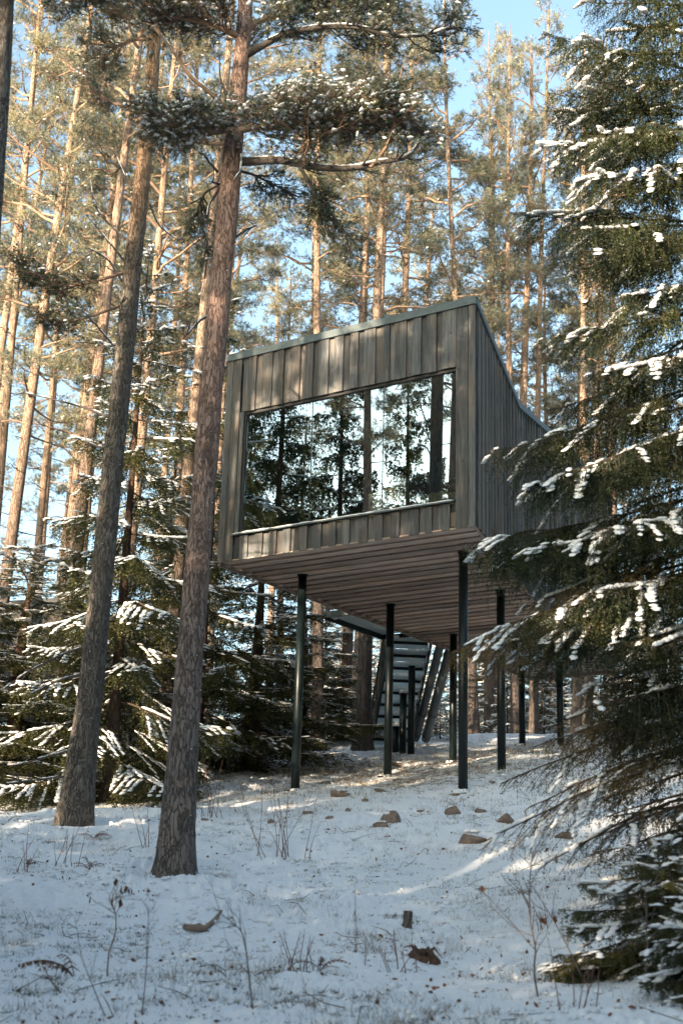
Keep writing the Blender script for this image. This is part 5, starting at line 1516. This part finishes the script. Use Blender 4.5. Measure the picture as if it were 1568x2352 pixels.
# dead fern
for i, (x, y, s_, lab) in enumerate([(170, 2275, 1.0, 'curled brown dead fern at the lower left corner'), (215, 1935, .6, 'brown withered fern left of the big trunk'), (205, 2010, .7, 'rust coloured fern standing lower left'), (625, 1810, .55, 'dark withered fern left of the left stilt foot'), (735, 2240, .6, 'brown leafy sprouts left of the root stump'), (62, 1990, .5, 'dark brown fern scrap at the left')]):
    rg = np.random.default_rng(500 + i); p = hit(x, y); e = empty('dead_fern', p, lab, 'fern', 'withered ferns')
    for f_ in range(6):
        a = rg.uniform(0, 6.28); L = .42 * s_ * rg.uniform(.6, 1.1); K = [np.array([0, 0, 0.])]; d = unit([math.cos(a) * .5, math.sin(a) * .3, 1])
        for _ in range(8): d = unit(d + np.array([math.cos(a) * .14, math.sin(a) * .1, -.16])); K.append(K[-1] + d * L / 8)
        b = Buf(); b.tube(K, np.linspace(.004, .0015, 9), 3, False)
        for q in range(2, 9):
            for sg in (-1, 1):
                sd_ = unit(np.cross(K[q] - K[q - 1], [0, 0, 1])) * sg; l_ = .07 * s_ * (1.2 - q / 10); tip_ = K[q] + sd_ * l_ + [0, 0, -.03 * s_]
                b.add([K[q], K[q] + (K[q] - K[q - 1]) * .4, tip_], [(0, 1, 2)])
        b.obj('frond', M['leaf'], e)

# ------------------------------------------------------------------ ground cover nobody could count
def scatter(n, seed, gate, d0=8.3, d1=38., pw=1.3):
    rg = np.random.default_rng(seed); a = np.radians(rg.uniform(-15.5, 15.5, n * 3)); d = d0 + (d1 - d0) * rg.random(n * 3) ** pw
    P = np.c_[d * np.sin(a), d * np.cos(a)]
    g = gate(P); keep = rg.random(len(P)) < g; P = P[keep][:n]
    return np.c_[P, gz(P[:, 0], P[:, 1], True)], rg


def clumps(name, mat, n, seed, per, h, w, spread, gate, lean=.5, pw=1.3):
    P, rg = scatter(n, seed, gate, pw=pw)
    C = np.repeat(P, per, 0); m = len(C); o_ = rg.normal(size=(m, 2)) * spread; C[:, :2] += o_
    hh = h * rg.uniform(.4, 1.2, m); d = np.c_[rg.normal(size=(m, 2)) * lean, np.ones(m)]; d = unit(d)
    s = unit(np.c_[rg.normal(size=(m, 2)), np.zeros(m)]) * w * .5
    C[:, 2] -= .008
    V = np.stack([C - s, C + s, C + d * hh[:, None]], 1).reshape(-1, 3)
    o = link(name, tri_mesh(name, V, mat)); o['kind'] = 'stuff'
    return o


g1 = lambda P: np.clip(vnoise(P, 1.2, 21) * 1.4 + .25, .02, 1)
g2 = lambda P: np.clip(vnoise(P, .9, 23) * 1.6 - .1, .03, 1)
under = lambda P: np.clip(1.25 - np.hypot(P[:, 0] - 2.2, P[:, 1] - 29.5) / 6.5, .0, 1)
clumps('dry_grass', M['reed'], 3600, 1, 9, .11, .0040, .045, g1, .7)
g3 = lambda P: np.clip(vnoise(P, .9, 23) * 2.2 - .75 + .5 * vnoise(P, .3, 27), .012, 1)
clumps('heather_sprigs', M['moss'], 2600, 2, 20, .055, .007, .05, g3, 1.1)
P, rg = scatter(3600, 77, lambda P: np.clip(vnoise(P, 1.0, 29) * 1.2 + .35, .05, 1)); LOD[0] = COARSE
aa = rg.uniform(0, 6.28, len(P)); sz = rg.uniform(.015, .055, len(P)) ; P[:, 2] += sz * .1
SV, ST = lumps(P, np.c_[np.cos(aa), np.sin(aa), aa * 0], sz, sz * .75, sz * .55, rg); LOD[0] = FINE
o = link('snow_clods', mesh_np('snow_clods', SV, ST, M['snow'], True)); o['kind'] = 'stuff'
clumps('withered_grass', M['reed'], 2600, 3, 9, .13, .008, .07, under, .5, 1.0)
# dark bits of bare sprigs and needles in hollows of the snow
clumps('snow_litter', M['limb_dark'], 4200, 4, 7, .03, .012, .035, lambda P: np.clip(vnoise(P, 1.5, 25) + .35, .05, 1), 1.5)


def leaf_litter(n, seed):
    P, rg = scatter(n, seed, lambda P: np.clip(vnoise(P, 1.6, 31) + .3, .05, 1)); m = len(P)
    u = unit(rg.normal(size=(m, 3)) * [1, 1, .5]) * rg.uniform(.012, .032, (m, 1)); v_ = unit(np.cross(u, rg.normal(size=(m, 3)) * [.5, .5, 1])) * rg.uniform(.01, .02, (m, 1))
    C = P + [0, 0, .012]
    V = np.stack([C - u, C + v_, C + u, C - u, C + u, C - v_], 1).reshape(-1, 3)
    o = link('dead_leaves', tri_mesh('dead_leaves', V, M['leaf'])); o['kind'] = 'stuff'


leaf_litter(1300, 9)
# fine twigs lying on the snow
P, rg = scatter(420, 12, g1, pw=1.2); b = Buf()
for q in P:
    a = rg.uniform(0, 6.28); L = rg.uniform(.08, .35); d = np.array([math.cos(a), math.sin(a), rg.uniform(0, .5)]); b.tube([q, q + d * L * .5 + rg.normal(size=3) * .02, q + d * L], [.004, .0035, .002], 3, False)
o = b.obj('fallen_twigs', M['limb_dark']); o['kind'] = 'stuff'
print('done', time.time() - T0, 'tris', sum(len(m.polygons) for m in bpy.data.meshes))
